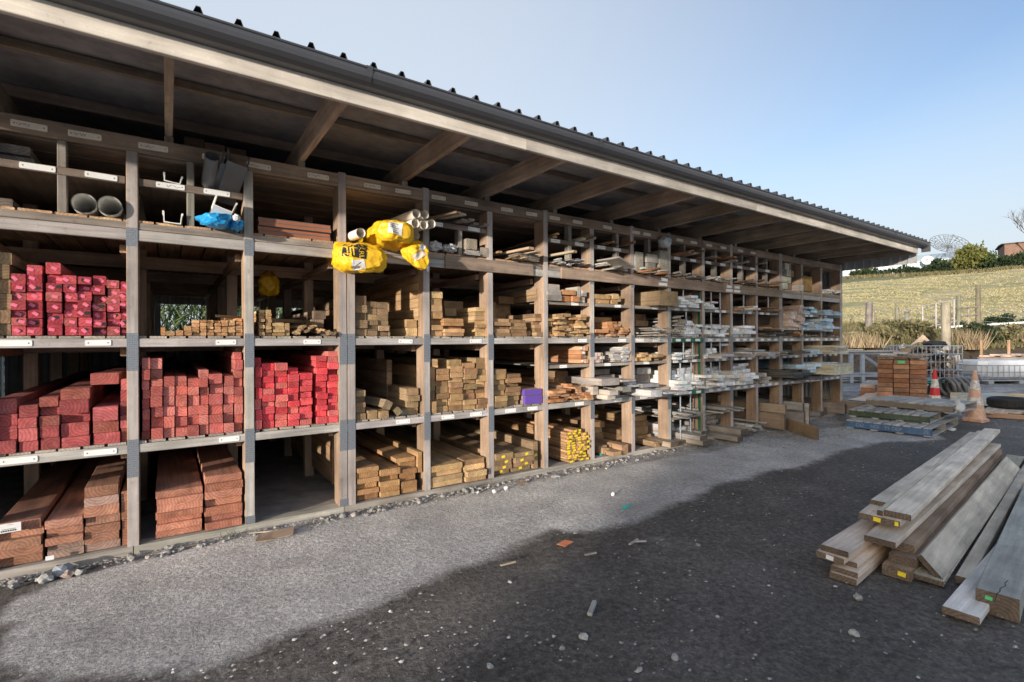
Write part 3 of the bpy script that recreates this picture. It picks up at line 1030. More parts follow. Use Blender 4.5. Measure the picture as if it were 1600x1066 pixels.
# ---------------------------------------------------------------- stacked timber, every stick its own object
PAL = {
 'red_dark': [(.40, .085, .085), (.33, .070, .070), (.45, .115, .11), (.30, .085, .065)],
 'red_mid': [(.47, .115, .10), (.53, .15, .12), (.42, .105, .085), (.55, .18, .15)],
 'red_bright': [(.68, .060, .075), (.74, .095, .11), (.62, .075, .08), (.68, .17, .15)],
 'red_pink': [(.44, .052, .070), (.37, .045, .058), (.50, .075, .090), (.40, .095, .085)],
 'brown_dull': [(.31, .205, .11), (.36, .24, .13), (.27, .175, .095)],
 'brown': [(.34, .21, .11), (.29, .175, .09), (.37, .24, .13)],
 'brown_mix': [(.38, .225, .11), (.28, .16, .085), (.45, .285, .14), (.34, .22, .105)],
 'brown_dark': [(.28, .185, .10), (.21, .14, .08), (.35, .24, .135)],
 'tan': [(.48, .305, .15), (.43, .265, .125), (.53, .35, .18)],
 'orange_pale': [(.52, .28, .13), (.47, .24, .11), (.56, .33, .17)],
 'orange': [(.47, .215, .09), (.42, .19, .08), (.52, .26, .125), (.5, .30, .18)],
 'ginger': [(.42, .23, .10), (.36, .19, .085), (.45, .26, .12)],
 'grey_warm': [(.40, .36, .31), (.33, .30, .27), (.45, .40, .35)],
 'grey_cool': [(.50, .50, .50), (.42, .42, .43), (.56, .55, .54), (.42, .36, .31)],
 'white': [(.88, .88, .88), (.84, .85, .85), (.88, .87, .85)],
 'pink_pale': [(.60, .47, .41), (.55, .41, .35), (.64, .52, .46)],
 'blue_pale': [(.52, .66, .76), (.46, .62, .73), (.60, .72, .80)],
 'beige': [(.58, .55, .44), (.54, .51, .41)],
 'dark': [(.06, .07, .075), (.09, .09, .09), (.05, .055, .06)],
 'plank': [(.38, .185, .115), (.42, .215, .15), (.33, .155, .10), (.38, .25, .20)],
 'plank_red': [(.44, .17, .105), (.40, .155, .10), (.47, .20, .13)],
 'purple': [(.32, .24, .15)],
}
CATS = {'red_timber': 'timber', 'brown_timber': 'timber', 'grey_timber': 'timber', 'sawn_batten': 'batten', 'white_moulding': 'moulding', 'blue_board': 'board', 'thin_board': 'board',
        'decking_board': 'board', 'wide_plank': 'plank', 'pink_batten': 'batten', 'dark_pipe': 'strip', 'capped_board': 'board', 'beige_board': 'board', 'purple_ended_board': 'board'}
TAGM = {
 'pink': plain('pink_tag', (.75, .16, .26), .5, var=.2, scale=30),
 'yellow': plain('yellow_tag', (.80, .62, .03), .5, var=.15, scale=30),
 'white': plain('white_tag', (.75, .75, .75), .5, var=.1, scale=30),
 'green': plain('green_tag', (.10, .55, .20), .5, var=.1, scale=30),
 'teal': plain('teal_tag', (.02, .42, .36), .5, var=.1, scale=30),
}
PURPLE = plain('purple_paint', (.13, .07, .36), .5, var=.1, scale=20)
_tm = {}
def tag_mesh(wd, hgt, key):
    k = (round(wd, 3), round(hgt, 3), key)
    if k not in _tm:
        mb = MB(); mb.box(-wd / 2, wd / 2, -.0015, 0, -hgt / 2, hgt / 2)
        _tm[k] = mb.mesh('price_tag', TAGM[key])
    return _tm[k]
_bm = {}
def blob_mesh():
    if 'b' not in _bm:
        mb = MB()
        n = 9
        pr = [(.020 * U(.75, 1.1) * math.cos(6.283 * i / n), .017 * U(.75, 1.1) * math.sin(6.283 * i / n)) for i in range(n)]
        mb.extrude(pr, 'y', -.0012, 0)
        _bm['b'] = mb.mesh('ink_blot', DARK)
    return _bm['b']

BASES = (.06, .852, 1.32, 1.672, 2.113)
ORD = ['first', 'second', 'third', 'fourth', 'fifth', 'sixth', 'seventh', 'eighth', 'ninth', 'tenth', 'eleventh', 'twelfth', 'thirteenth']
def row_word(k, n):
    if n == 1:
        return 'single'
    if k == 0:
        return 'lowest'
    if k == n - 1:
        return 'topmost'
    return ORD[k] + ' lowest' if k < n / 2 else ORD[n - 1 - k] + ' highest'
def stack(name, label, pal, length, yf, jy, tg, cols):
    desc, pile = label.split('|')
    grp = pile
    for ci, (x0, x1, z0, z1, n) in enumerate(cols):
        base = z0
        for b in BASES:
            if abs(z0 - b) < .055:
                base = b
        hh = (z1 - base) / n
        # uneven row heights: some sticks thinner, some thicker
        ws = [U(.82, 1.18) if n > 2 else 1 for _ in range(n)]
        tot = sum(ws)
        z = base
        for k in range(n):
            h_ = (z1 - base) * ws[k] / tot
            wd = (x1 - x0) * U(.93, .995)
            m = prism(round(wd * 200) / 200, length, max(.008, math.floor(h_ * 500) / 500 - .001), TY, name)
            xc = (x0 + x1) / 2 + U(-.5, .5) * min(.012, (x1 - x0) - wd + .004)
            yy = yf + U(-jy, jy) - (.004 if name != 'brown_timber' else 0)
            c = random.choice(PAL[pal])
            o = link(name, m, None, (xc, yy, z), tint(c, .08))
            if pal in ('white', 'blue_pale') and n > 1:
                o.rotation_euler = (U(-.004, .001), U(-.012, .012) if hh < .04 else 0, U(-.008, .008))
            elif pal in ('grey_warm', 'grey_cool', 'dark') and n > 1:
                o.rotation_euler = (U(-.012, .004), U(-.02, .02) if hh < .04 else 0, U(-.02, .02))
            else:
                o.rotation_euler.z = U(-.004, .004)
            cw = '' if len(cols) == 1 else ' of ' + ORD[ci] + ' column'
            tag(o, row_word(k, n) + ' ' + desc + cw + ', ' + pile, CATS[name], grp)
            if tg == 'pink':
                q = link('price_tag', tag_mesh(.034, .022, 'pink'), o, (U(-.3, .3) * wd, -.0005, h_ * .5))
                q.rotation_euler.y = U(.2, .9)
                if random.random() < .42:
                    link('ink_blot', blob_mesh(), o, (U(-.3, .32) * wd, -.0003, h_ * U(.35, .65)))
            elif tg == 'yellow':
                if n > 8:
                    q = link('price_tag', tag_mesh(.05, min(.024, h_ * .8), 'yellow'), o, (U(-.012, .012), -.0005, h_ * .5))
                    q.rotation_euler.y = U(-.25, .25)
                else:
                    q = link('price_tag', tag_mesh(.045, .028, 'yellow'), o, (U(-.25, .25) * wd, -.0005, h_ * .5))
                    q.rotation_euler.y = U(-.35, .1)
            elif tg == 'white' and random.random() < .85:
                q = link('price_tag', tag_mesh(wd * .8, h_ * .5, 'white'), o, (0, -.0005, h_ * U(.4, .6)))
                q.rotation_euler.y = U(-.2, .2)
            if pal == 'purple':
                mb = MB(); mb.box(-wd / 2 + .002, wd / 2 - .002, -.002, 0, .002, h_ - .004)
                mb.box(-wd / 2 - .001, -wd / 2 + .0005, -.002, .05, .002, h_ - .004)
                mb.build('painted_end', PURPLE, o)
                o['label'] = ('upper' if k or z0 > .95 else 'lower') + ' of the two purple ended boards on the middle shelf'
            z += h_

STACKS = [
 ('red_timber', 'dusky red timber|left edge middle shelf', 'red_dark', 4.2, -0.01, 0.05, None, [(-0.998, -0.875, 0.876, 1.227, 4), (-0.865, -0.766, 0.87, 1.178, 4), (-0.759, -0.653, 0.865, 1.229, 5), (-0.646, -0.482, 0.866, 1.286, 5), (-0.467, -0.309, 0.864, 1.14, 3), (-0.301, -0.246, 0.865, 1.338, 5)]),
 ('red_timber', 'pinkish red timber|pile right of leftmost plated post', 'red_mid', 4.2, 0, 0.03, None, [(-0.171, -0.122, 0.869, 1.498, 8), (-0.116, -0.039, 0.866, 1.491, 8), (-0.033, 0.041, 0.867, 1.345, 6), (0.043, 0.125, 0.863, 1.342, 6), (0.129, 0.207, 0.864, 1.322, 6), (0.209, 0.273, 0.862, 1.388, 7), (0.28, 0.379, 0.863, 1.352, 6), (0.386, 0.458, 0.864, 1.332, 6), (0.465, 0.526, 0.861, 1.533, 9)]),
 ('red_timber', 'bright scarlet timber|pile above the empty bay', 'red_bright', 4.2, 0, 0.03, None, [(0.622, 0.675, 0.868, 1.479, 7), (0.678, 0.776, 0.865, 1.427, 10), (0.781, 0.884, 0.86, 1.429, 10), (0.889, 0.982, 0.856, 1.38, 9), (0.992, 1.098, 0.851, 1.329, 8), (1.133, 1.231, 0.843, 1.485, 11), (1.237, 1.329, 0.839, 1.526, 11)]),
 ('red_timber', 'crimson timber|pink tagged pile at upper left', 'red_pink', 3.4, 0, 0.03, 'pink', [(-0.902, -0.827, 1.686, 2.105, 7), (-0.824, -0.742, 1.686, 2.175, 8), (-0.72, -0.634, 1.687, 2.198, 7), (-0.627, -0.552, 1.687, 2.111, 7), (-0.549, -0.469, 1.687, 2.107, 7), (-0.463, -0.386, 1.688, 2.122, 7), (-0.383, -0.304, 1.688, 2.094, 7), (-0.3, -0.263, 1.688, 2.088, 6)]),
 ('brown_timber', 'dull brown timber|left edge beside the pink tagged pile', 'brown_dull', 3.4, -0.02, 0.02, None, [(-0.999, -0.902, 1.685, 2.251, 6)]),
 ('sawn_batten', 'pale orange batten|neat pile above pinkish red timber', 'orange_pale', 3.0, 0, 0.02, None, [(0.161, 0.212, 1.68, 1.801, 5), (0.217, 0.262, 1.68, 1.805, 5), (0.265, 0.314, 1.68, 1.804, 5), (0.319, 0.366, 1.681, 1.799, 5), (0.368, 0.417, 1.681, 1.806, 5), (0.42, 0.47, 1.681, 1.809, 5), (0.475, 0.526, 1.681, 1.824, 5), (0.104, 0.156, 1.68, 1.753, 2), (-0.05, -0.021, 1.679, 1.741, 1), (-0.016, 0.043, 1.68, 1.71, 1), (0.047, 0.099, 1.68, 1.716, 1)]),
 ('sawn_batten', 'small tan batten|square piles above scarlet timber', 'tan', 3.0, 0, 0.02, None, [(0.655, 0.703, 1.67, 1.902, 8), (0.709, 0.755, 1.671, 1.903, 8), (0.763, 0.863, 1.671, 1.791, 4), (0.868, 0.908, 1.671, 1.787, 1)]),
 ('brown_timber', 'dark ended timber|pile under the yellow bags', 'brown_dark', 3.6, 0, 0.03, None, [(1.493, 1.613, 1.697, 2.067, 5), (1.617, 1.723, 1.698, 2.016, 6), (1.727, 1.836, 1.698, 2.014, 6), (1.842, 1.862, 1.699, 1.783, 1)]),
 ('brown_timber', 'tawny timber|long wall of timber below the bags', 'tan', 4.4, 0.05, 0.02, None, [(2.186, 2.227, 1.701, 2.32, 7), (2.056, 2.174, 1.7, 1.849, 2)]),
 ('brown_timber', 'tan timber|upper shelf right of the pipe post', 'tan', 3.6, 0, 0.04, None, [(2.296, 2.431, 1.68, 2.147, 7), (2.855, 2.99, 1.682, 2.002, 7)]),
 ('sawn_batten', 'pale striped board|low pile right of the pipe post', 'orange_pale', 3.2, -0.02, 0.05, None, [(2.428, 2.671, 1.674, 1.862, 5)]),
 ('brown_timber', 'flat brown board|low piles above the purple ended boards', 'brown', 3.6, 0, 0.04, None, [(3.085, 3.318, 1.682, 1.877, 5), (3.327, 3.562, 1.683, 1.871, 5), (3.581, 3.648, 1.683, 1.738, 1), (3.688, 3.787, 1.684, 1.951, 6)]),
 ('brown_timber', 'long brown plank|high behind the flat brown boards', 'brown', 4.2, 0.08, 0.0, None, [(3.781, 3.851, 2.077, 2.27, 2)]),
 ('grey_timber', 'grey ended timber|left on the upper half shelf', 'grey_warm', 3.2, -0.05, 0.03, None, [(3.835, 4.066, 2.142, 2.321, 3)]),
 ('brown_timber', 'orange brown block|middle of the upper half shelf', 'orange', 2.5, -0.06, 0.03, None, [(4.089, 4.315, 2.197, 2.262, 1), (4.073, 4.228, 2.13, 2.187, 1), (4.249, 4.37, 2.133, 2.186, 1)]),
 ('grey_timber', 'mauve grey batten|right on the upper half shelf', 'grey_warm', 2.5, -0.05, 0.03, None, [(4.346, 4.396, 2.132, 2.314, 1), (4.413, 4.491, 2.127, 2.269, 4)]),
 ('sawn_batten', 'thin tan batten|densely packed pile of many ends', 'tan', 3.4, -0.02, 0.09, None, [(3.857, 3.964, 1.676, 1.891, 7), (3.975, 4.095, 1.676, 1.95, 8), (4.105, 4.228, 1.676, 1.962, 8), (4.239, 4.365, 1.677, 1.949, 8), (4.376, 4.483, 1.677, 1.953, 8), (4.494, 4.551, 1.677, 1.862, 6)]),
 ('brown_timber', 'tan beam end|half shelf right of the mauve battens', 'tan', 3.0, -0.05, 0.04, None, [(4.629, 4.963, 2.149, 2.235, 2), (4.987, 5.099, 2.16, 2.256, 2)]),
 ('sawn_batten', 'orange batten|small pile right of the packed ends', 'orange', 3.2, -0.02, 0.06, None, [(4.655, 4.905, 1.678, 1.764, 2), (4.917, 5.022, 1.678, 1.87, 5), (5.034, 5.154, 1.678, 1.881, 5), (5.166, 5.294, 1.678, 1.795, 4)]),
 ('brown_timber', 'big dark rough beam|jutting out above the green post', 'brown_dark', 3.8, -0.25, 0, None, [(5.726, 6.14, 2.11, 2.322, 1)]),
 ('white_moulding', 'white board|upper loose pile beside the green post', 'white', 3.0, -0.12, 0.08, None, [(6.313, 6.498, 2.115, 2.27, 4), (6.514, 6.688, 2.122, 2.299, 5), (6.704, 6.818, 2.128, 2.257, 4)]),
 ('white_moulding', 'white board|pile on the green beam', 'white', 3.0, -0.03, 0.05, None, [(6.571, 6.804, 1.671, 1.921, 6), (6.821, 6.978, 1.671, 1.864, 5)]),
 ('white_moulding', 'white strip|half shelf right of second green post', 'white', 3.0, -0.05, 0.1, None, [(7.053, 7.242, 2.135, 2.217, 3), (7.259, 7.436, 2.142, 2.246, 4)]),
 ('white_moulding', 'white board|wide pile right of second green post', 'white', 3.2, -0.05, 0.08, None, [(7.05, 7.265, 1.671, 1.847, 5), (7.283, 7.487, 1.671, 1.871, 5), (7.505, 7.687, 1.672, 1.767, 3)]),
 ('white_moulding', 'long white board|next shelf right of the wide pile', 'white', 3.2, -0.05, 0.06, None, [(7.818, 8.106, 1.672, 1.814, 4), (8.126, 8.488, 1.672, 1.862, 4)]),
 ('pink_batten', 'pale pink batten|square ends before the blue boards', 'pink_pale', 2.8, -0.12, 0.04, None, [(9.594, 9.786, 1.794, 2.145, 5), (9.811, 9.97, 1.796, 2.212, 7), (9.99, 10.146, 1.797, 2.279, 8)]),
 ('blue_board', 'pale blue board|upper piles at the far end', 'blue_pale', 3.0, -0.1, 0.1, None, [(10.254, 10.487, 2.128, 2.254, 4), (10.514, 10.782, 2.135, 2.276, 4), (10.946, 11.285, 2.096, 2.214, 3), (11.314, 11.667, 2.105, 2.239, 3)]),
 ('blue_board', 'pale blue board|big piles at the far end', 'blue_pale', 3.0, -0.15, 0.12, None, [(10.118, 10.349, 1.798, 1.985, 4), (10.375, 10.639, 1.8, 1.965, 3), (10.802, 11.165, 1.778, 2.038, 5), (11.193, 11.528, 1.781, 1.993, 4)]),
 ('brown_timber', 'weathered timber|left in the half empty bay', 'brown_dull', 3.8, 0, 0.03, None, [(1.499, 1.596, 0.863, 1.139, 5)]),
 ('brown_timber', 'long weathered timber|low in the half empty bay', 'brown_dull', 4.2, 0, 0.06, None, [(2.031, 2.17, 0.852, 1.126, 4), (1.609, 1.705, 0.866, 0.936, 1), (1.712, 1.811, 0.869, 0.927, 1)]),
 ('brown_timber', 'brown timber|big square pile on the middle shelf', 'brown_mix', 4.2, 0, 0.04, None, [(2.295, 2.351, 0.833, 1.345, 4), (2.363, 2.512, 0.843, 1.321, 7), (2.524, 2.683, 0.843, 1.413, 9), (2.691, 2.855, 0.843, 1.373, 9), (2.868, 2.987, 0.845, 1.427, 9)]),
 ('brown_timber', 'brown timber|left of the purple ended boards', 'brown_mix', 3.8, 0, 0.05, None, [(3.082, 3.255, 0.878, 1.287, 7), (3.264, 3.472, 0.87, 1.227, 7)]),
 ('purple_ended_board', 'purple ended board|middle shelf', 'purple', 3.6, -0.05, 0.02, None, [(3.502, 3.779, 0.959, 1.033, 1), (3.502, 3.778, 0.882, 0.955, 1)]),
 ('capped_board', 'white capped ginger board|lower half shelf', 'orange', 4.0, -0.02, 0.03, 'white', [(4.419, 4.475, 1.317, 1.543, 4), (4.487, 4.543, 1.315, 1.542, 4)]),
 ('sawn_batten', 'orange splintery batten|ragged pile right of purple ends', 'orange', 3.4, -0.05, 0.12, None, [(3.838, 4.059, 0.895, 1.006, 4), (4.07, 4.187, 0.874, 1.044, 6), (4.198, 4.295, 0.866, 1.062, 7), (4.306, 4.389, 0.867, 1.032, 6), (4.394, 4.512, 0.868, 0.976, 4)]),
 ('sawn_batten', 'pinkish square end|small pile right of the capped boards', 'pink_pale', 2.8, -0.03, 0.02, None, [(4.637, 4.702, 1.311, 1.456, 3), (4.708, 4.767, 1.309, 1.455, 3), (4.773, 4.832, 1.307, 1.454, 3)]),
 ('grey_timber', 'pale grey board|flat piles right of the pinkish ends', 'grey_cool', 3.2, -0.03, 0.05, None, [(5.04, 5.179, 1.298, 1.462, 6), (5.192, 5.327, 1.298, 1.526, 8)]),
 ('grey_timber', 'grey weathered timber|jumble right of the splintery pile', 'grey_warm', 3.2, -0.15, 0.2, None, [(4.514, 4.617, 0.911, 1.019, 1), (4.628, 4.781, 0.894, 0.978, 2), (4.515, 4.841, 1.038, 1.13, 1), (4.792, 4.937, 0.883, 0.943, 2), (4.853, 5.136, 1.047, 1.099, 2), (4.949, 5.122, 0.88, 1.001, 2)]),
 ('sawn_batten', 'grooved tan batten|row before the first green post', 'tan', 3.0, -0.04, 0.06, None, [(5.401, 5.494, 1.334, 1.425, 2), (5.508, 5.602, 1.331, 1.423, 2), (5.616, 5.726, 1.328, 1.439, 2), (5.74, 5.852, 1.325, 1.409, 2), (5.867, 5.981, 1.331, 1.416, 2)]),
 ('grey_timber', 'grey weathered board|fan before the first green post', 'grey_cool', 3.2, -0.3, 0.25, None, [(5.297, 5.534, 0.842, 0.948, 1), (5.12, 5.376, 0.975, 1.035, 2), (5.56, 5.808, 0.842, 0.905, 2), (5.822, 6.095, 0.851, 0.934, 2), (5.402, 5.753, 0.956, 1.009, 1)]),
 ('white_moulding', 'white strip|small heaps by the first green post', 'white', 3.0, -0.05, 0.08, None, [(6.264, 6.417, 1.33, 1.408, 3), (6.432, 6.589, 1.326, 1.425, 3), (6.636, 6.831, 1.321, 1.391, 3)]),
 ('white_moulding', 'long white strip|slumped pile between the green posts', 'white', 3.2, -0.12, 0.15, None, [(6.185, 6.397, 0.901, 1.017, 3), (6.413, 6.648, 0.897, 0.995, 3), (6.664, 6.843, 0.875, 0.974, 3)]),
 ('white_moulding', 'slim white strip|round heap past second green post', 'white', 3.0, -0.05, 0.05, None, [(7.031, 7.133, 1.333, 1.415, 3), (7.167, 7.254, 1.34, 1.475, 4), (7.272, 7.368, 1.338, 1.484, 4)]),
 ('white_moulding', 'white board|broad heap past second green post', 'white', 3.2, -0.12, 0.15, None, [(6.926, 7.094, 0.88, 1.063, 5), (7.111, 7.284, 0.88, 1.065, 5), (7.302, 7.462, 0.88, 1.036, 4), (7.48, 7.607, 0.882, 0.987, 3)]),
 ('grey_timber', 'grey strip|across the far middle half shelves', 'grey_cool', 3.0, -0.2, 0.2, None, [(7.181, 7.356, 1.332, 1.394, 2), (7.573, 7.796, 1.512, 1.555, 1), (7.554, 7.701, 1.345, 1.398, 2), (7.738, 8.485, 1.346, 1.411, 1), (8.342, 8.695, 1.415, 1.471, 2), (8.547, 8.953, 1.343, 1.4, 1)]),
 ('white_moulding', 'white moulding|low heap in far middle bay', 'white', 3.0, -0.15, 0.12, None, [(7.651, 7.857, 0.905, 1.096, 4), (7.876, 8.088, 0.904, 1.109, 4), (8.108, 8.367, 0.902, 1.111, 5)]),
 ('pink_batten', 'pinkish grey batten|beside the far white heap', 'grey_warm', 2.8, -0.12, 0.08, None, [(8.461, 8.606, 0.885, 1.02, 3), (8.627, 8.797, 0.876, 1.024, 3)]),
 ('blue_board', 'pale blue board|middle shelf piles at the far end', 'blue_pale', 3.0, -0.1, 0.1, None, [(10.273, 10.587, 1.295, 1.409, 2), (10.613, 10.912, 1.301, 1.417, 2), (10.94, 11.193, 1.295, 1.478, 4), (11.222, 11.453, 1.289, 1.489, 4)]),
 ('blue_board', 'pale blue board|lowest piles at the far end', 'blue_pale', 3.0, -0.2, 0.15, None, [(9.881, 10.233, 1.047, 1.133, 2), (10.284, 10.627, 0.97, 1.146, 3), (10.681, 11.153, 0.952, 1.158, 4)]),
 ('beige_board', 'beige weatherboard|upper pile past the last post', 'beige', 2.6, -0.35, 0.02, None, [(10.88, 11.485, 1.298, 1.492, 4)]),
 ('beige_board', 'beige weatherboard|lower pile past the last post', 'beige', 2.8, -0.5, 0.02, None, [(10.542, 11.394, 0.927, 1.142, 4)]),
 ('dark_pipe', 'dark grey strip|heap under the pale blue boards', 'dark', 3.0, -0.25, 0.25, None, [(9.281, 9.584, 1.307, 1.401, 2), (9.608, 9.924, 1.3, 1.408, 2), (9.164, 9.487, 0.924, 1.064, 3), (9.51, 9.872, 0.907, 1.003, 2), (9.896, 10.353, 0.888, 0.961, 2)]),
 ('wide_plank', 'broad orange brown plank|ground pile at the left edge', 'plank', 4.4, -0.02, 0.03, None, [(-0.981, -0.742, 0.047, 0.374, 5), (-0.73, -0.521, 0.031, 0.344, 5), (-0.517, -0.308, 0.021, 0.545, 7)]),
 ('wide_plank', 'orange brown plank on edge|against the leftmost plated post', 'plank', 4.2, -0.02, 0.01, None, [(-0.301, -0.249, 0.262, 0.478, 1), (-0.298, -0.25, 0.02, 0.256, 1)]),
 ('wide_plank', 'broad reddish plank|ground piles below pinkish red timber', 'plank_red', 4.4, -0.02, 0.03, None, [(-0.089, 0.229, 0.031, 0.434, 7), (0.237, 0.52, 0.025, 0.504, 7)]),
 ('brown_timber', 'brown board on edge|behind the double post', 'brown', 4.4, 0.45, 0.0, None, [(1.394, 1.446, 0.512, 0.751, 1), (1.393, 1.445, 0.312, 0.512, 1), (1.392, 1.444, 0.14, 0.312, 1)]),
 ('decking_board', 'ginger brown board|ground piles right of double post', 'ginger', 4.4, -0.02, 0.04, None, [(1.492, 1.715, 0.03, 0.389, 6), (1.728, 1.935, 0.02, 0.342, 5), (1.953, 2.125, 0.041, 0.364, 5), (1.909, 2.126, 0.371, 0.417, 1)]),
 ('decking_board', 'ginger board on edge|right of the ginger ground piles', 'ginger', 4.4, -0.03, 0.0, None, [(2.132, 2.179, 0.249, 0.463, 1)]),
 ('decking_board', 'wide tan board|ground piles below big square pile', 'tan', 4.4, -0.05, 0.05, None, [(2.271, 2.67, 0.013, 0.22, 3), (2.687, 2.951, 0.023, 0.295, 4), (2.253, 2.663, 0.225, 0.29, 1)]),
 ('decking_board', 'yellow tagged board|ground piles below the purple ends', 'brown_dull', 4.4, -0.03, 0.06, 'yellow', [(3.058, 3.317, 0.032, 0.321, 4), (3.335, 3.622, 0.031, 0.299, 4)]),
 ('decking_board', 'yellow tagged board on edge|below the purple ends', 'brown_dull', 4.4, -0.03, 0.02, 'yellow', [(3.642, 3.716, 0.039, 0.389, 1)]),
 ('thin_board', 'thin yellow tagged board|tall bundle on ground shelf', 'ginger', 4.4, -0.02, 0.05, 'yellow', [(4.187, 4.269, 0.052, 0.437, 12), (4.274, 4.362, 0.047, 0.461, 13), (4.369, 4.452, 0.051, 0.459, 13), (4.458, 4.537, 0.055, 0.408, 11)]),
 ('brown_timber', 'brown beam|low right of the yellow tagged bundle', 'brown', 4.4, -0.06, 0.12, None, [(4.619, 4.724, 0.056, 0.141, 1), (4.879, 5.039, 0.042, 0.121, 1), (5.089, 5.216, 0.078, 0.184, 1)]),
]
for a_ in STACKS:
    stack(*a_)

# ---------------------------------------------------------------- single pieces of timber
def piece(name, label, cat, loc, rz, wd, length, hgt, col, ry=0.0, rx=0.0, group=None, mat=None):
    """stick whose near end is centred at loc (underside) and which runs away in the direction rz (0 = into the depth, +Y)"""
    o = link(name, prism(wd, length, hgt, mat or (TYW if name in ('loose_board', 'square_beam', 'outreaching_beam') else TY), name), None, loc, tint(col, .06))
    o.rotation_euler = (rx, ry, rz)
    return tag(o, label, cat, group)

GREY = (.40, .38, .345)
# beams and boards that reach out over the ground at the far half of the rack
for (x, y, z, wd, hgt, ln, rz, col, lb) in [
        (6.08, -.22, .055, .19, .075, 4.2, .03, (.33, .25, .19), 'short brown beam end on the sill, left of the long outreaching beams'),
        (6.36, -.12, .045, .30, .05, 4.0, .10, (.34, .31, .27), 'flat grey board end low beside the short brown beam end'),
        (6.62, -.40, .05, .24, .07, 4.6, .0, (.30, .26, .22), 'lower of the two long grey beams reaching out before the green posts'),
        (6.58, -.36, .122, .18, .06, 4.6, .01, (.37, .35, .32), 'upper of the two long grey beams reaching out before the green posts'),
        (6.95, -.10, .125, .10, .05, 4.0, .0, GREY, 'slim grey strip on the far side of the two long grey beams'),
        (7.38, -.46, .02, .16, .08, 4.6, .02, (.30, .27, .24), 'lower grey beam reaching out right of the second green post'),
        (7.56, -.42, .10, .20, .085, 4.6, .02, (.39, .36, .32), 'upper grey beam reaching out right of the second green post'),
        (7.95, -.25, .03, .22, .06, 4.2, .0, (.42, .42, .41), 'wide grey plank low beside the outreaching grey beam'),
        (8.82, -.44, .33, .06, .15, 4.4, .01, (.32, .25, .18), 'upper brown board on edge reaching out past the far middle bays'),
        (8.80, -.44, .05, .06, .27, 4.4, .0, (.25, .185, .13), 'broad brown board on edge under another, far middle bays'),
        (8.58, -1.06, .0, .045, .21, 2.6, -.62, (.33, .22, .13), 'brown board on edge slewed outward over the ground'),
        (9.62, -.36, .30, .055, .15, 4.2, .0, (.44, .44, .44), 'pale grey board on edge, topmost of three at the far bays'),
        (9.70, -.34, .02, .055, .27, 4.2, .0, (.37, .36, .36), 'grey board on edge under the topmost pale one'),
        (9.80, -.38, .02, .05, .40, 4.2, .0, (.46, .45, .44), 'tall grey board on edge with whitish end at the far bays'),
        (10.95, -.10, .05, .18, .10, 3.8, .0, (.22, .22, .23), 'dark grey block end with pale tip at the far end bays'),
        (11.2, -.05, .05, .16, .16, 3.8, .0, (.25, .24, .23), 'thicker dark block end beside the dark grey block'),
        (11.65, -.25, .05, .09, .22, 4.0, .0, (.30, .25, .24), 'heavy mauve brown beam on edge under the long brown beam'),
        (11.98, -.55, .18, .14, .11, 3.6, .0, (.25, .195, .145), 'long brown beam reaching out beyond the last post'),
        (11.86, -.35, .08, .13, .09, 3.8, .0, (.27, .21, .16), 'brown beam lying directly under the long outreaching one')]:
    piece('outreaching_beam', lb, 'beam', (x, y, z), rz, wd, ln, hgt, col)
for (x, y, z) in ((5.05, -.19, .11), (5.24, -.19, .15)):
    pass

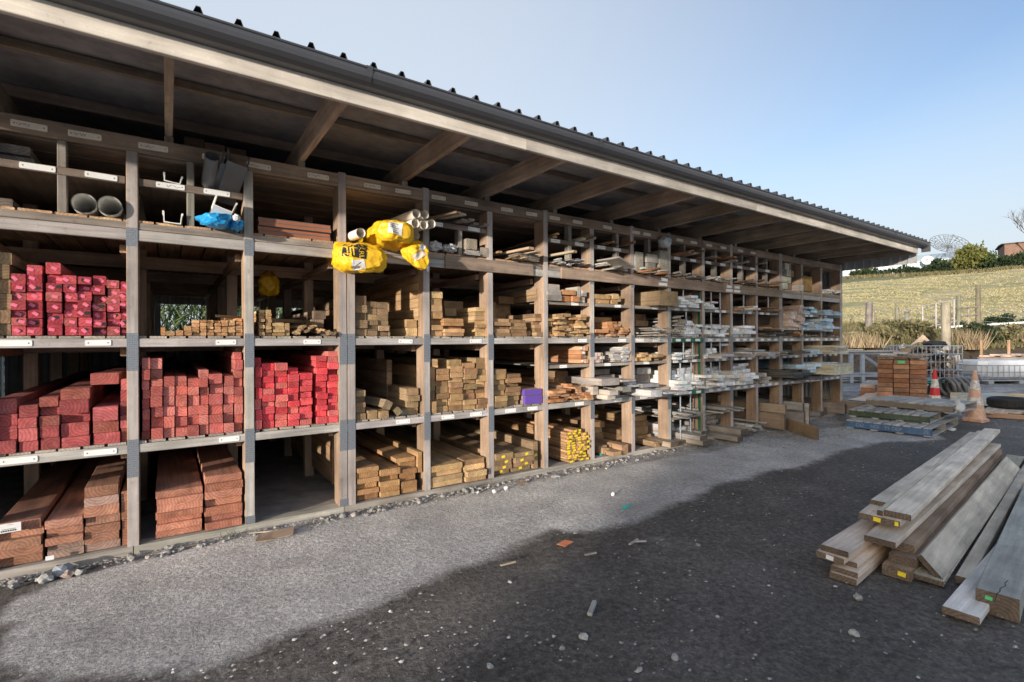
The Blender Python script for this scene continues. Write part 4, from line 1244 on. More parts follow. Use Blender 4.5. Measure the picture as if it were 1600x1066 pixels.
# boards heaped by themselves on the ground in front
DIR = R(-90 + 5.9)
PILE_K = 1.6
for nm, lb, x, y, z, wd, hgt, ln, dr, col, ry, tg in [
        ('loose_board', 'topmost pale board of the pile on the ground', 4.28, -3.495, .337, .155, .045, 5.05, 5.9, (.50, .46, .40), 0, None),
        ('loose_board', 'pale board with yellow label right under the topmost one of the ground pile', 4.22, -3.40, .290, .25, .045, 4.9, 5.7, (.43, .39, .33), 0, ('yellow', -.01)),
        ('loose_board', 'slim pale strip beside the topmost board of the ground pile', 4.25, -3.398, .336, .035, .04, 4.8, 5.9, (.46, .42, .37), 0, None),
        ('loose_board', 'pale board set back behind the topmost board of the ground pile', 4.50, -3.30, .336, .10, .035, 4.3, 5.2, (.45, .43, .40), 0, None),
        ('loose_board', 'upper of the two pale boards sticking out at the left of the ground pile', 3.72, -3.315, .160, .17, .040, 4.6, 3.2, (.46, .42, .37), 0, None),
        ('loose_board', 'board with white label under the left upper board of the ground pile', 3.69, -3.30, .116, .17, .042, 4.6, 2.6, (.40, .35, .29), 0, ('white', .0)),
        ('loose_board', 'small board third from the ground at the left of the ground pile', 3.79, -3.36, .082, .13, .034, 4.2, 4.0, (.46, .42, .37), 0, None),
        ('loose_board', 'second lowest board at the left of the ground pile', 3.72, -3.375, .043, .16, .037, 4.4, 4.2, (.42, .37, .31), 0, None),
        ('loose_board', 'lowest board at the left of the ground pile, on the gravel', 3.70, -3.375, .0, .16, .042, 4.4, 4.2, (.40, .36, .31), 0, None),
        ('loose_board', 'pale board thrust out below the topmost board of the ground pile', 4.02, -3.475, .205, .18, .042, 4.9, 5.0, (.45, .41, .36), 0, None),
        ('loose_board', 'dark ended board lying on the ground in the middle of the pile', 4.05, -3.56, .0, .16, .075, 4.6, 5.5, (.27, .19, .13), 0, ('yellow', .03)),
        ('loose_board', 'dark ended board second from the ground in the middle of the pile', 4.12, -3.57, .077, .15, .06, 4.6, 5.5, (.25, .18, .12), 0, None),
        ('loose_board', 'brown board third from the ground in the middle of the pile', 4.20, -3.55, .14, .13, .06, 4.6, 5.5, (.29, .21, .15), 0, None),
        ('loose_board', 'smooth pinkish board leaning on its edge against the pile', 4.17, -3.70, .073, .19, .035, 4.35, 5.2, (.52, .45, .385), 48, None),
        ('grooved_board', 'grooved decking board at the foot of the leaning board', 4.13, -3.705, .008, .165, .034, 5.3, 5.6, (.40, .385, .35), 0, None),
        ('loose_board', 'narrow board on the far side of the grooved decking board', 4.30, -3.845, .0, .075, .05, 5.2, 5.6, (.38, .355, .31), 0, None),
        ('loose_board', 'long grey plank lying flat between the grooved board and the square beam', 3.72, -3.97, .018, .165, .042, 5.0, 2.2, (.44, .435, .44), 0, None)]:
    rz = R(-90 + dr)
    col = tuple(min(.80, c * (PILE_K if col[0] > .3 else 1) * w_) for c, w_ in zip(col, (1.06, 1.0, .93)))
    if nm == 'grooved_board':
        mb = MB()
        n = 17
        pr = [(-wd / 2, 0), (wd / 2, 0), (wd / 2, hgt)]
        for k in range(n):
            x0 = wd / 2 - .004 - (wd - .008) * k / n
            st_ = (wd - .008) / n
            pr += [(x0, hgt), (x0 - st_ * .45, hgt), (x0 - st_ * .55, hgt - .0045), (x0 - st_ * .95, hgt - .0045)]
        pr.append((-wd / 2, hgt))
        mb.extrude(pr, 'y', 0, ln)
        mb.f = [f[::-1] for f in mb.f]
        o = mb.build('grooved_board', TYW, None, (x, y, z), tint(col, .05))
        tag(o, lb, 'board')
    else:
        o = piece(nm, lb, 'board', (x, y, z), rz, wd, ln, hgt, col)
    o.rotation_euler = (0, R(ry), rz) if not ry else (Matrix.Rotation(rz, 4, 'Z') @ Matrix.Rotation(R(ry), 4, 'Y')).to_euler()
    if tg:
        q = link('price_tag', tag_mesh(.045, .03, tg[0]), o, (tg[1], -.0006, hgt * .5))
        q.rotation_euler.y = .1
        if tg[0] == 'yellow' and lb.startswith('pale'):
            q = link('price_tag', tag_mesh(.022, .03, 'yellow'), o, (wd / 2 - .02, -.0006, hgt * .5))
for z in (.0, .0):
    pass
piece('loose_board', 'small packing stick under the end of the long grey plank', 'stick', (4.6, -3.99, .0), R(-10), .04, .2, .017, (.35, .3, .25))
bmx = piece('square_beam', 'thick squared beam with green tag and a long split, at the right edge', 'beam', (3.965, -4.075, .0), R(-90 + 6.0), .185, 3.4, .135, (.36, .37, .34))
q = link('price_tag', tag_mesh(.032, .022, 'green'), bmx, (-.035, -.0006, .095)); q.rotation_euler.y = .12
mb = MB()
pts = [(-.0, .0), (.008, .05), (.004, .10), (.022, .16), (.016, .21), (.024, .27)]
for (a, b), (c, d) in zip(pts, pts[1:]):
    mb.add([(a - .003, b, .1353), (a + .003, b, .1353), (c + .0025, d, .1353), (c - .0025, d, .1353)], [(0, 1, 2, 3)])
mb.add([(-.003, -.0005, .135), (.003, -.0005, .135), (-.012, -.0005, .07)], [(0, 2, 1)])
mb.build('split', DARK, bmx)

# ---------------------------------------------------------------- pallets and cones
def pallet(name, label, loc, rz, lx, ly, hgt, ns, c_str, c_slat, along='x', parts=3, mat_str=None):
    """three stringers, boards above and below; boards run along x, stringers along y (local)"""
    o = thing(name, label, 'pallet', loc, rz)
    sw = .042
    th = .02
    for k in range(parts):
        x = -lx / 2 + sw / 2 + (lx - sw) * k / (parts - 1)
        q = link('stringer', prism(sw, ly, hgt - 2 * th, mat_str or TY, 'stringer'), o, (x, -ly / 2, th), tint(c_str if k == 0 else c_slat, .08))
    for k in range(ns):
        y = -ly / 2 + (ly - .11) * k / (ns - 1)
        q = link('deck_board', prism(lx, .11, th, TX, 'deck_board'), o, (0, y, hgt - th), tint(c_slat, .12))
        q.rotation_euler.z = U(-.006, .006)
    for k in range(4):
        y = -ly / 2 + (ly - .11) * k / 3
        link('base_board', prism(lx, .11, th, TX, 'base_board'), o, (0, y, 0), tint(c_slat, .12))
    return o
PAINTB = timber('painted_stringer', 'y', rough=.55, streak=.25)
bp = pallet('pallet', 'blue edged pallet at the bottom of the small pallet heap', (11.22, -1.37, .0), R(4), 1.95, 1.22, .15, 9, (.035, .115, .27), (.42, .42, .41), mat_str=PAINTB)
gp = pallet('pallet', 'green edged pallet in the middle of the small pallet heap', (11.55, -1.22, .151), R(5), 1.7, 1.2, .14, 9, (.025, .06, .035), (.42, .42, .41), mat_str=PAINTB)
tp = pallet('pallet', 'grey weathered pallet on top of the small pallet heap', (12.0, -1.40, .292), R(-3), 1.2, 1.35, .14, 10, (.22, .19, .17), (.43, .42, .41), mat_str=PAINTB)
def mletters(parent, txt, loc, rot, size, mat, name='lettering'):
    cu = bpy.data.curves.new('lettering', 'FONT')
    cu.body = txt
    cu.size = size
    cu.extrude = .0006
    cu.align_x = 'CENTER'
    cu.align_y = 'CENTER'
    tmp = bpy.data.objects.new('tmp', cu)
    COL.objects.link(tmp)
    bpy.context.view_layer.update()
    me = bpy.data.meshes.new_from_object(tmp.evaluated_get(bpy.context.evaluated_depsgraph_get()))
    bpy.data.objects.remove(tmp)
    me.materials.clear()
    me.materials.append(mat)
    o = link(name, me, parent, loc)
    o.rotation_euler = rot
    return o
FADED = plain('faded_stencil', (.26, .33, .42), .7, var=.5, scale=40)
mletters(bp, 'DU', (-.9765, .40, .073), (R(90), 0, R(-90)), .085, FADED)
mletters(bp, 'NDI', (-.9765, .17, .073), (R(90), 0, R(-90)), .075, FADED)
mletters(bp, '35 DEP', (-.9765, -.09, .073), (R(90), 0, R(-90)), .085, FADED)
mletters(bp, '2E', (-.9765, -.54, .073), (R(90), 0, R(-90)), .085, FADED)

def lump(name, mat, c, r, seed, amp=.25, parent=None, freq=2.2, sub=3, sharp=False):
    """crumpled bag or stone: a displaced sphere"""
    import bmesh
    bm = bmesh.new()
    bmesh.ops.create_icosphere(bm, subdivisions=sub, radius=1)
    for v in bm.verts:
        n1 = mnoise.noise(v.co * freq + Vector((seed, seed * 2, 0)))
        n2 = abs(mnoise.noise(v.co * freq * 2.3 + Vector((seed * 3, 1, seed))))
        k = 1 + amp * (n1 * 1.2 - n2 * .9)
        v.co = Vector((v.co.x * r[0], v.co.y * r[1], v.co.z * r[2])) * k
    me = bpy.data.meshes.new(name)
    bm.to_mesh(me)
    bm.free()
    me.materials.append(mat)
    if not sharp:
        for p in me.polygons:
            p.use_smooth = True
    return link(name, me, parent, c)
wr = lump('plastic_wrap', CLEARW, (11.62, -2.06, .40), (.10, .09, .11), 3, .4)
tag(wr, 'crumpled pale plastic wrap on the corner of the top pallet', 'plastic')
wr = lump('plastic_wrap', CLEARW, (11.3, -2.05, .03), (.10, .05, .03), 5, .5)
tag(wr, 'scrap of white plastic on the ground at the pallet heap corner', 'plastic')

def cone_mat(name, a):
    return plain(name, a, .55, var=.3, scale=16)
CO_RED = cone_mat('cone_red', (.58, .03, .035))
CO_OR = cone_mat('cone_orange', (.60, .38, .28))
CO_WH = plain('cone_sleeve', (.62, .60, .58), .5, var=.55, scale=22)
def cone(label, loc, body, k):
    o = thing('traffic_cone', label, 'traffic cone', loc, U(-.3, .3), 'traffic cones by the pallets')
    mb = MB(); 
    b = .185 * k
    pr = [(-b + .03, -b), (b - .03, -b), (b, -b + .03), (b, b - .03), (b - .03, b), (-b + .03, b), (-b, b - .03), (-b, -b + .03)]
    mb.add([(x, y, 0) for x, y in pr] + [(x, y, .045) for x, y in pr] + [(x * .9, y * .9, .058) for x, y in pr],
           [(i, (i + 1) % 8, 8 + (i + 1) % 8, 8 + i) for i in range(8)] + [(8 + i, 8 + (i + 1) % 8, 16 + (i + 1) % 8, 16 + i) for i in range(8)] + [tuple(range(16, 24))])
    mb.build('base', body, o)
    H_ = .99
    rad = lambda z: .158 * k * (1 - z / H_) + .030 * k
    mb = MB(); mb.lathe([(rad(.05) * 1.12, .05), (rad(.08), .08), (rad(H_ - .02), H_ - .02), (rad(H_) * .8, H_), (rad(H_) * .55, H_ - .005), (.001, H_ - .03)], 22)
    mb.build('body', body, o)
    for z0, z1 in ((.33, .47), (.62, .80)):
        mb = MB(); mb.lathe([(rad(z0) + .001, z0), (rad(z0) + .003, z0 + .002), (rad(z1) + .003, z1 - .002), (rad(z1) + .001, z1)], 22)
        mb.build('sleeve', CO_WH, o)
cone('red traffic cone with two worn white bands behind the pallets', (12.85, -1.40, 0), CO_RED, .78)
cone('faded orange traffic cone with two worn white bands beside the pallets', (13.05, -1.97, 0), CO_OR, .93)

# ---------------------------------------------------------------- goods stacked beyond the pallets
bs = thing('pallet', 'flat pallet base under the stack of ginger boards', 'pallet', (16.0, .1, 0), R(15))
for y in (-.5, -.02, .45):
    link('stringer', prism(1.2, .05, .09, TX, 'stringer'), bs, (0, y, .022), tint((.3, .2, .13)))
for k in range(5):
    link('deck_board', prism(.14, 1.1, .02, TY, 'deck_board'), bs, (-.52 + .26 * k, -.55, .113), tint((.33, .22, .15)))
for c_ in range(3):
    for k in range(8):
        ang = R(15)
        lx, ly = -.52 + U(-.012, .012), .36 - .335 * c_
        wx = 16.0 + lx * math.cos(ang) - ly * math.sin(ang)
        wy = .1 + lx * math.sin(ang) + ly * math.cos(ang)
        o = piece('ginger_board', row_word(k, 8) + ' ginger board of the ' + ('left', 'middle', 'right')[c_] + ' column, stack on the pallet', 'board', (wx, wy, .135 + .119 * k), R(-75) + U(-.01, .01), .318, 2.2, .108, random.choice([(.40, .20, .11), (.30, .14, .075), (.45, .24, .14), (.35, .19, .12)]), group='ginger boards stacked on a pallet')
        if c_ == 1 and k == 7:
            q = link('price_tag', tag_mesh(.15, .07, 'green'), o, (.0, -.002, .055))
for k, (lx, ly, z, wd, ln, rz, col, lb) in enumerate([
        (-.35, .40, 1.09, .22, .7, -70, (.62, .57, .5), 'pale offcut left on top of the ginger board stack'),
        (-.4, .05, 1.09, .3, .6, -100, (.55, .5, .44), 'pale offcut in the middle on top of the ginger board stack'),
        (-.45, -.30, 1.09, .3, .7, -80, (.60, .56, .5), 'pale offcut right on top of the ginger board stack'),
        (-.5, .1, 1.135, .9, .16, -88, (.30, .22, .16), 'dark crosswise offcut on top of the ginger board stack'),
        (-.42, .30, 1.19, .35, .5, -75, (.62, .58, .52), 'pale plank offcut on the dark crosswise one'),
        (-.4, -.25, 1.19, .4, .5, -95, (.45, .4, .36), 'grey offcut on the dark crosswise one'),
        (-.38, .05, 1.235, .3, .3, -85, (.64, .6, .54), 'white topped offcut near the peak of the ginger board stack'),
        (-.36, -.05, 1.28, .2, .22, -80, (.55, .43, .3), 'squared tan block on the very top of the ginger board stack')]):
    ang = R(15)
    piece('offcut', lb, 'offcut', (16 + lx * math.cos(ang) - ly * math.sin(ang), .1 + lx * math.sin(ang) + ly * math.cos(ang), z), R(rz), wd, ln, .044 if k != 7 else .1, col)
# pale sheets sloping beside the stack
sh = MB()
n = 14
prof = [(0, .42), (.15, .40), (.3, .36), (.5, .27), (.7, .17), (.95, .08), (1.3, .03), (1.7, .008)]
sh.add([(x, 0, z) for x, z in prof] + [(x, 1.1, z) for x, z in prof] + [(x, 0, z - .018) for x, z in prof] + [(x, 1.1, z - .018) for x, z in prof],
       [(i, i + 1, 9 + i, 8 + i) for i in range(7)] + [(16 + i, 24 + i, 25 + i, 17 + i) for i in range(7)] + [(i, 16 + i, 17 + i, i + 1) for i in range(7)] + [(8 + i, 9 + i, 25 + i, 24 + i) for i in range(7)])
sh.m = [0] * len(sh.f)
so = sh.build('plywood_sheet', plain('pale_plywood', (.62, .50, .40), .7, var=.15, scale=4), None, (16.6, .78, 0))
so.rotation_euler.z = R(172)
tag(so, 'pale plywood sheet sagging to the ground left of the ginger board stack', 'plywood')
for k in range(4):
    piece('ginger_board', 'low ginger board beside the three-column stack, topmost first' if False else 'ginger board in the low step left of the neat stack', 'board', (15.75 + .05 * k, .86 + U(-.03, .03), .0 + .09 * k), R(-75), .34, 2.0, .086, (.42, .22, .13) if k < 3 else (.6, .5, .42), group='low step of ginger boards')

# trestle of steel tube carrying lengths of timber
tr = thing('steel_trestle', 'blue grey steel trestle carrying timber just past the end of the shed', 'trestle', (21.3, 2.9, 0), R(-34))
mb = MB()
for x in (-.55, -.12):
    mb.box(x - .06, x + .06, -.05, .05, 0, 1.05)
mb.build('leg', STEELP, tr)
mb = MB(); mb.box(-1.2, 1.3, -.06, .06, 1.052, 1.15); mb.build('top_rail', STEELP, tr)
mb = MB(); mb.bar((-.05, 0, .98), (.75, 0, .42), .06, 6); mb.build('brace', STEELP, tr)
mb = MB(); mb.box(-1.2, 1.3, -.06, .06, .22, .30); mb.build('lower_rail', STEELP, tr)
for k, (y, z, wd, ln, col, lb) in enumerate([(-.1, 1.152, .22, 2.6, (.5, .48, .44), 'grey board along the top of the steel trestle'), (-.05, 1.20, .18, 1.0, (.7, .7, .68), 'short white board on the steel trestle top'),
                                            (.35, .3, .9, 2.4, (.30, .36, .42), 'blue grey sheet resting low on the steel trestle'), (.3, .05, .5, 2.6, (.3, .29, .28), 'grey plank on the ground under the trestle')]):
    a = R(-34)
    piece('trestle_board', lb, 'board', (21.3 - 1.2 * math.cos(a) - y * math.sin(a), 2.9 - 1.2 * math.sin(a) + y * math.cos(a), z), R(-90 - 34), wd, ln, .04, col)

# wire cage full of scrap
cg = thing('wire_cage', 'galvanised wire cage crate heaped with dark scrap', 'cage', (23.04, 1.72, 0), R(-34.6))
W_, D_, H_ = 2.1, 1.0, 1.36
mb = MB()
for yy in (-D_ / 2, D_ / 2):
    for k in range(14):
        x = -W_ / 2 + W_ * k / 13
        mb.bar((x, yy, .16), (x, yy, H_), .014, 5)
    for k in range(5):
        z = .2 + (H_ - .2) * k / 4
        mb.bar((-W_ / 2, yy - .02, z), (W_ / 2, yy - .02, z), .017, 5)
for xx in (-W_ / 2, W_ / 2):
    for k in range(1, 6):
        y = -D_ / 2 + D_ * k / 6
        mb.bar((xx, y, .16), (xx, y, H_), .014, 5)
    for k in range(5):
        z = .2 + (H_ - .2) * k / 4
        mb.bar((xx, -D_ / 2, z), (xx, D_ / 2, z), .017, 5)
mb.build('wire_grid', STEELP, cg)
mb = MB()
for x in (-.95, 0, .95):
    mb.box(x - .12, x + .12, -D_ / 2, D_ / 2, 0, .1)
mb.box(-W_ / 2, W_ / 2, -D_ / 2, D_ / 2, .101, .15)
mb.build('base', STEELP, cg)
mb = MB()
for _ in range(130):
    p = Vector((U(-.95, .95), U(-.42, .42), U(.2, 1.25)))
    M = Matrix.Translation(p) @ Euler((U(-1, 1), U(-1, 1), U(0, 6))).to_matrix().to_4x4()
    a, b, c = U(.03, .22), U(.02, .1), U(.01, .05)
    mb.box(-a, a, -b, b, -c, c, random.choice([0, 0, 1, 2, 3]), M)
o = mb.build('scrap', [plain('scrap_brown', (.16, .10, .07), .8), DARK, PLATE_W, CARD])
tag(o, 'mixed brown and white scrap filling the wire cage', 'scrap', kind='stuff')
o.location = cg.location
o.rotation_euler = cg.rotation_euler
t_ = lump('black_tarpaulin', RUBBER, (23.5, 1.45, 1.42), (.45, .35, .14), 8, .35)
tag(t_, 'black plastic sheet bulging out of the top of the wire cage', 'tarpaulin')
mb = MB()
mb.add([(-.45, 0, 0), (.05, 0, .42), (.5, 0, 0), (.38, 0, 0), (.10, 0, .22), (-.02, 0, .12), (-.12, 0, .14)], [(0, 1, 6), (1, 2, 3, 4), (1, 4, 5, 6)])
mb.add([(v[0], .03, v[2]) for v in mb.v], [(6, 1, 0), (4, 3, 2, 1), (6, 5, 4, 1)])
mb.add([(-.45, 0, 0), (.05, 0, .42), (.5, 0, 0), (-.45, .03, 0), (.05, .03, .42), (.5, .03, 0)], [(0, 3, 4, 1), (1, 4, 5, 2)])
o = mb.build('plywood_offcut', plain('tan_ply', (.55, .42, .32), .7), None, (23.15, 1.75, 1.36))
o.rotation_euler.z = R(-34)
tag(o, 'angular tan plywood offcut sticking up out of the wire cage', 'plywood')

# white liquid tank lying in its low grid
tk = thing('water_tank', 'cut down white plastic tank in a low steel grid at the right edge', 'tank', (25.35, -.12, 0), R(-34.3))
mb = MB()
W_, D_ = 2.9, 1.1
pts = []
for (i, z, k) in ((0, .24, .9), (1, .34, .98), (2, .62, 1.0), (3, .80, .97), (4, .84, .9)):
    for (x, y) in ((-1, -.7), (-.85, -1), (.85, -1), (1, -.7), (1, .7), (.85, 1), (-.85, 1), (-1, .7)):
        pts.append((x * W_ / 2 * k, y * D_ / 2 * k, z + .015 * mnoise.noise((x * 3, y * 3, z * 5))))
mb.add(pts, [(r * 8 + i, r * 8 + (i + 1) % 8, (r + 1) * 8 + (i + 1) % 8, (r + 1) * 8 + i) for r in range(4) for i in range(8)] + [tuple(range(32, 40))])
mb.build('tank_body', plain('white_tank', (.66, .69, .74), .4, var=.15, scale=3), tk)
mb = MB()
for k in range(16):
    x = -W_ / 2 - .02 + (W_ + .04) * k / 15
    mb.bar((x, -D_ / 2 - .03, .16), (x, -D_ / 2 - .03, .66), .012, 5)
for z in (.2, .42, .66):
    mb.bar((-W_ / 2 - .02, -D_ / 2 - .045, z), (W_ / 2 + .02, -D_ / 2 - .045, z), .014, 5)
    mb.bar((-W_ / 2 - .02, -D_ / 2 - .045, z), (-W_ / 2 - .02, D_ / 2, z), .014, 5)
mb.build('grid', STEELP, tk)
mb = MB(); mb.box(-W_ / 2, W_ / 2, -D_ / 2, D_ / 2, .1, .15)
for x in (-1.1, 0, 1.1):
    mb.box(x - .1, x + .1, -D_ / 2, D_ / 2, 0, .1)
mb.build('base', STEELP, tk)
o = lump('red_drum', plain('red_plastic', (.35, .02, .03), .4), (25.9, -.95, .25), (.22, .22, .27), 2, .05)
tag(o, 'dark red drum at the right edge before the white tank', 'drum')

# pale boards between cage and tank, and on the far pile
for k in range(5):
    piece('pale_board', 'pale board in the low fan between the wire cage and the white tank', 'board', (24.9 + .18 * k, 1.55 - .12 * k, .22 + .08 * (k % 3)), R(-100 - 8 * k), .24, 1.8, .05, (.55, .46, .36), group='low fan of pale boards')
piece('pale_board', 'pale board standing tilted against the fan of boards behind the cage', 'board', (25.3, 1.2, .25), R(-70), .14, .9, .05, (.6, .55, .46), rx=R(50))
for k in range(7):
    piece('pale_board', 'pinkish board in the raised pile behind the white tank', 'board', (29.4 + .36 * k, 1.35 - .27 * k, .82 + .05 * (k % 2)), R(-97), .34, 2.6, .06, (.55, .44, .37), group='raised pile behind the tank')
pb = thing('timber_bearer', 'rough bearer frame carrying the raised pile behind the white tank', 'frame', (30.5, .7, 0), R(-36))
for x in (-1.3, 0, 1.2):
    link('leg', prism(.12, .12, .80, TZ, 'leg'), pb, (x, 0, 0), (.3, .22, .16))
link('bearer', prism(2.9, .12, .1, TX, 'bearer'), pb, (0, -.13, .70), (.3, .22, .16))
for k, (x, y) in enumerate(((29.9, 1.5), (30.9, .8), (31.5, .3))):
    o = link('stake', prism(.14, .08, 1.55, TZ, 'stake'), None, (x, y, 0), (.42, .24, .14))
    tag(o, ('left', 'middle', 'right')[k] + 'most orange brown stake rising from the raised pile', 'stake') if k != 1 else tag(o, 'orange brown stake between the two others over the raised pile', 'stake')

# small goods around the cones
cr = thing('plastic_crate', 'dark crate with a teal rim between the ginger stack and the red cone', 'crate', (18.2, .25, 0), R(-34))
mb = MB(); mb.add([(-.55, -.3, 0), (.55, -.3, 0), (.6, -.34, .36), (-.6, -.34, .36), (-.55, .3, 0), (.55, .3, 0), (.6, .34, .36), (-.6, .34, .36)], [(0, 1, 2, 3), (5, 4, 7, 6), (1, 5, 6, 2), (4, 0, 3, 7), (0, 4, 5, 1)])
mb.build('bin', RUBBER, cr)
mb = MB(); mb.box(-.62, .62, -.36, -.33, .361, .39); mb.box(-.62, .62, .33, .36, .361, .39); mb.build('rim', TAGM['teal'], cr)
for k in range(5):
    mb = MB()
    n1, n2, r1, r2 = 20, 8, .24, .045
    vs = [((r1 + r2 * math.cos(6.283 * j / n2)) * math.cos(6.283 * i / n1), r2 * math.sin(6.283 * j / n2), (r1 + r2 * math.cos(6.283 * j / n2)) * math.sin(6.283 * i / n1)) for i in range(n1) for j in range(n2)]
    mb.add(vs, [(i * n2 + j, i * n2 + (j + 1) % n2, ((i + 1) % n1) * n2 + (j + 1) % n2, ((i + 1) % n1) * n2 + j) for i in range(n1) for j in range(n2)], 0, True)
    o = mb.build('pipe_coil', PVCD, None, (17.75 + .09 * k, -.35 - .1 * k, .285))
    o.rotation_euler = (R(-14), 0, R(50 + U(-6, 6)))
    tag(o, 'black ribbed coil standing in the row between the two cones', 'coil', 'black coils between the cones')
piece('foam_slab', 'white slab lying behind the faded orange cone', 'slab', (15.9, -1.22, .04), R(-105), .75, 1.3, .16, (.68, .68, .68))
piece('foam_slab', 'thin pale sheet on top of the white slab', 'sheet', (15.95, -1.2, .205), R(-100), .62, 1.2, .02, (.5, .52, .54))
piece('loose_board', 'long tan beam lying on its own behind the white slab', 'beam', (17.1, -.55, .05), R(-138), .12, 2.2, .14, (.46, .38, .26))
ty = MB()
prof = [(.21, .04), (.23, .015), (.30, .0), (.345, .02), (.36, .06), (.36, .16), (.345, .20), (.30, .22), (.23, .205), (.21, .18), (.225, .11), (.21, .04)]
ty.lathe(prof, 28)
tyo = thing('car_tyre', 'black tyre lying flat on pale boards at the right edge', 'tyre', (14.9, -2.12, .13))
ty.build('casing', RUBBER, tyo)
mb = MB()
for k in range(40):
    a = 6.283 * k / 40
    M = Matrix.Rotation(a, 4, 'Z')
    mb.box(.357, .366, -.018, .018, .05, .17, 0, M @ Matrix.Rotation(.0, 4, 'X'))
mb.build('tread', RUBBER, tyo)
for k in range(6):
    piece('pale_board', 'pale sawn board in the flat row under the tyre', 'board', (13.75 + .18 * k, -2.0 - .17 * k, .095), R(-84), .19, 2.4, .03, (.60, .50, .40), group='flat row of pale boards under the tyre')
piece('loose_board', 'ginger bearer along the edge of the flat row under the tyre', 'beam', (13.86, -1.86, .0), R(-163), .07, 1.5, .09, (.42, .25, .15))

# ---------------------------------------------------------------- fences, posts and rail on the bank
WOODP = timber('weathered_post', 'z', rough=.9, streak=.4)
def post(name, label, px_xy, r, z0, z1, col, lean=0.0, group=None):
    mb = MB()
    n = 10
    vs = []
    for k in range(5):
        z = z0 + (z1 - z0) * k / 4
        for i in range(n):
            a = 6.283 * i / n
            rr = r * (1.08 - .1 * k / 4) * (1 + .07 * mnoise.noise((math.cos(a) * 2 + px_xy[0], math.sin(a) * 2, z)))
            vs.append((rr * math.cos(a) + lean * (z - z0), rr * math.sin(a), z))
    mb.add(vs, [(k * n + i, k * n + (i + 1) % n, (k + 1) * n + (i + 1) % n, (k + 1) * n + i) for k in range(4) for i in range(n)], 0, True)
    mb.add(vs[4 * n:], [tuple(range(n))])
    o = mb.build(name, WOODP, None, (px_xy[0], px_xy[1], 0), tint(col))
    return tag(o, label, 'post', group)
post('timber_pole', 'thick round timber post behind the wire cage', (30.84, 3.02), .185, -.1, 3.35, (.29, .25, .19))
def zat(x, y):
    v = Vector((x, y, 0)) - ORG
    return hill_z(v.dot(E_S), v.dot(E_T))
for (nm, lb, x, y, r, top, col, ln) in [
        ('fence_post', 'stout leaning mossy post on the bank just right of the shed', 31.24, 6.39, .16, 3.62, (.30, .26, .24), .06),
        ('fence_post', 'green grey gate post left of the white gate', 34.94, 6.27, .10, 3.45, (.26, .26, .19), 0),
        ('fence_post', 'short grey post close behind the gate post', 37.84, 6.69, .12, 3.35, (.36, .33, .28), 0),
        ('fence_post', 'square green grey post right of the thick round timber post', 41.3, 5.05, .12, 4.35, (.27, .27, .18), 0),
        ('fence_post', 'tallest slim post in the pasture fence', 44.0, 4.72, .13, 5.15, (.26, .23, .15), 0),
        ('fence_post', 'small slim post left of the stout leaning post', 36.5, 9.2, .05, 3.2, (.30, .27, .22), 0),
        ('fence_post', 'thin stake right of the stout leaning post', 36.5, 7.9, .05, 3.3, (.25, .22, .18), 0)]:
    post(nm, lb, (x, y), r, zat(x, y) - .2, top, tuple(c * .62 for c in col), ln)
def railfence(name, label, pts, r, cols, mat, cat='fence'):
    mb = MB()
    for a, b in zip(pts, pts[1:]):
        mb.bar(a, b, r, 6)
    o = mb.build(name, mat, None, None, cols)
    return tag(o, label, cat)
wr_ = thing('white_rail', 'long white rail on short posts along the bank', 'rail', (0, 0, 0))
a, b = Vector((39.5, 5.6, 2.30)), Vector((46.6, 2.0, 2.72))
mb = MB(); mb.bar(a, b, .075, 8); mb.build('rail', PLATE_W, wr_)
for k in (0.16, .62):
    p = a.lerp(b, k)
    mb = MB(); mb.bar((p.x, p.y, zat(p.x, p.y) - .4), (p.x, p.y, p.z - .06), .06, 8); mb.build('post', PLATE_W, wr_)
fr = thing('wooden_rails', 'grey wooden rails between the two right hand fence posts', 'fence', (0, 0, 0))
for z in (3.05, 3.55):
    mb = MB(); mb.bar((41.3, 5.05, z), (44.0, 4.72, z + .15), .07, 6); mb.build('rail', WOODP, fr, None, (.3, .25, .2))
mb = MB(); mb.bar((42.7, 4.9, 2.2), (42.7, 4.9, 3.7), .05, 6); mb.build('post', WOODP, fr, None, (.3, .25, .2))
fr = thing('wooden_rails', 'low wooden rail running from the stout leaning post toward the gate', 'fence', (0, 0, 0))
mb = MB(); mb.bar((31.5, 6.3, 2.1), (34.9, 6.3, 2.55), .06, 6); mb.build('rail', WOODP, fr, None, (.34, .30, .26))
mb = MB(); mb.bar((28.5, 7.6, 1.9), (31.2, 6.4, 2.0), .05, 6); mb.build('rail', WOODP, fr, None, (.3, .26, .22))
gt_ = thing('field_gate', 'pale tubular gate between the posts on the bank', 'gate', (0, 0, 0))
a, b = Vector((35.2, 6.2, 3.3)), Vector((41.0, 5.1, 4.1))
mb = MB()
for dz in (0, -1.35):
    mb.bar(a + Vector((0, 0, dz)), b + Vector((0, 0, dz)), .028, 6)
for k in (.38, .62, .96):
    p = a.lerp(b, k)
    mb.bar(p, (p.x, p.y, p.z - 1.7), .035, 6)
mb.build('frame', plain('pale_tube', (.42, .38, .42), .5), gt_)
mb = MB()
for k in range(1, 5):
    mb.bar(a + Vector((0, 0, -.27 * k)), b + Vector((0, 0, -.27 * k)), .008, 4)
mb.build('wires', STEELP, gt_)
wf = MB()
pp = [hp(s_, at_px(q_, s_)) for q_, s_ in ((1529, 46.5), (1568, 48), (1612, 50), (1680, 52))]
for dz in (.5, .9, 1.3):
    for p, q in zip(pp, pp[1:]):
        wf.bar((p.x, p.y, p.z + dz), (q.x, q.y, q.z + dz), .012, 4)
tag(wf.build('wire_fence', STEELP), 'thin wire fence running right from the tallest slim post', 'fence')
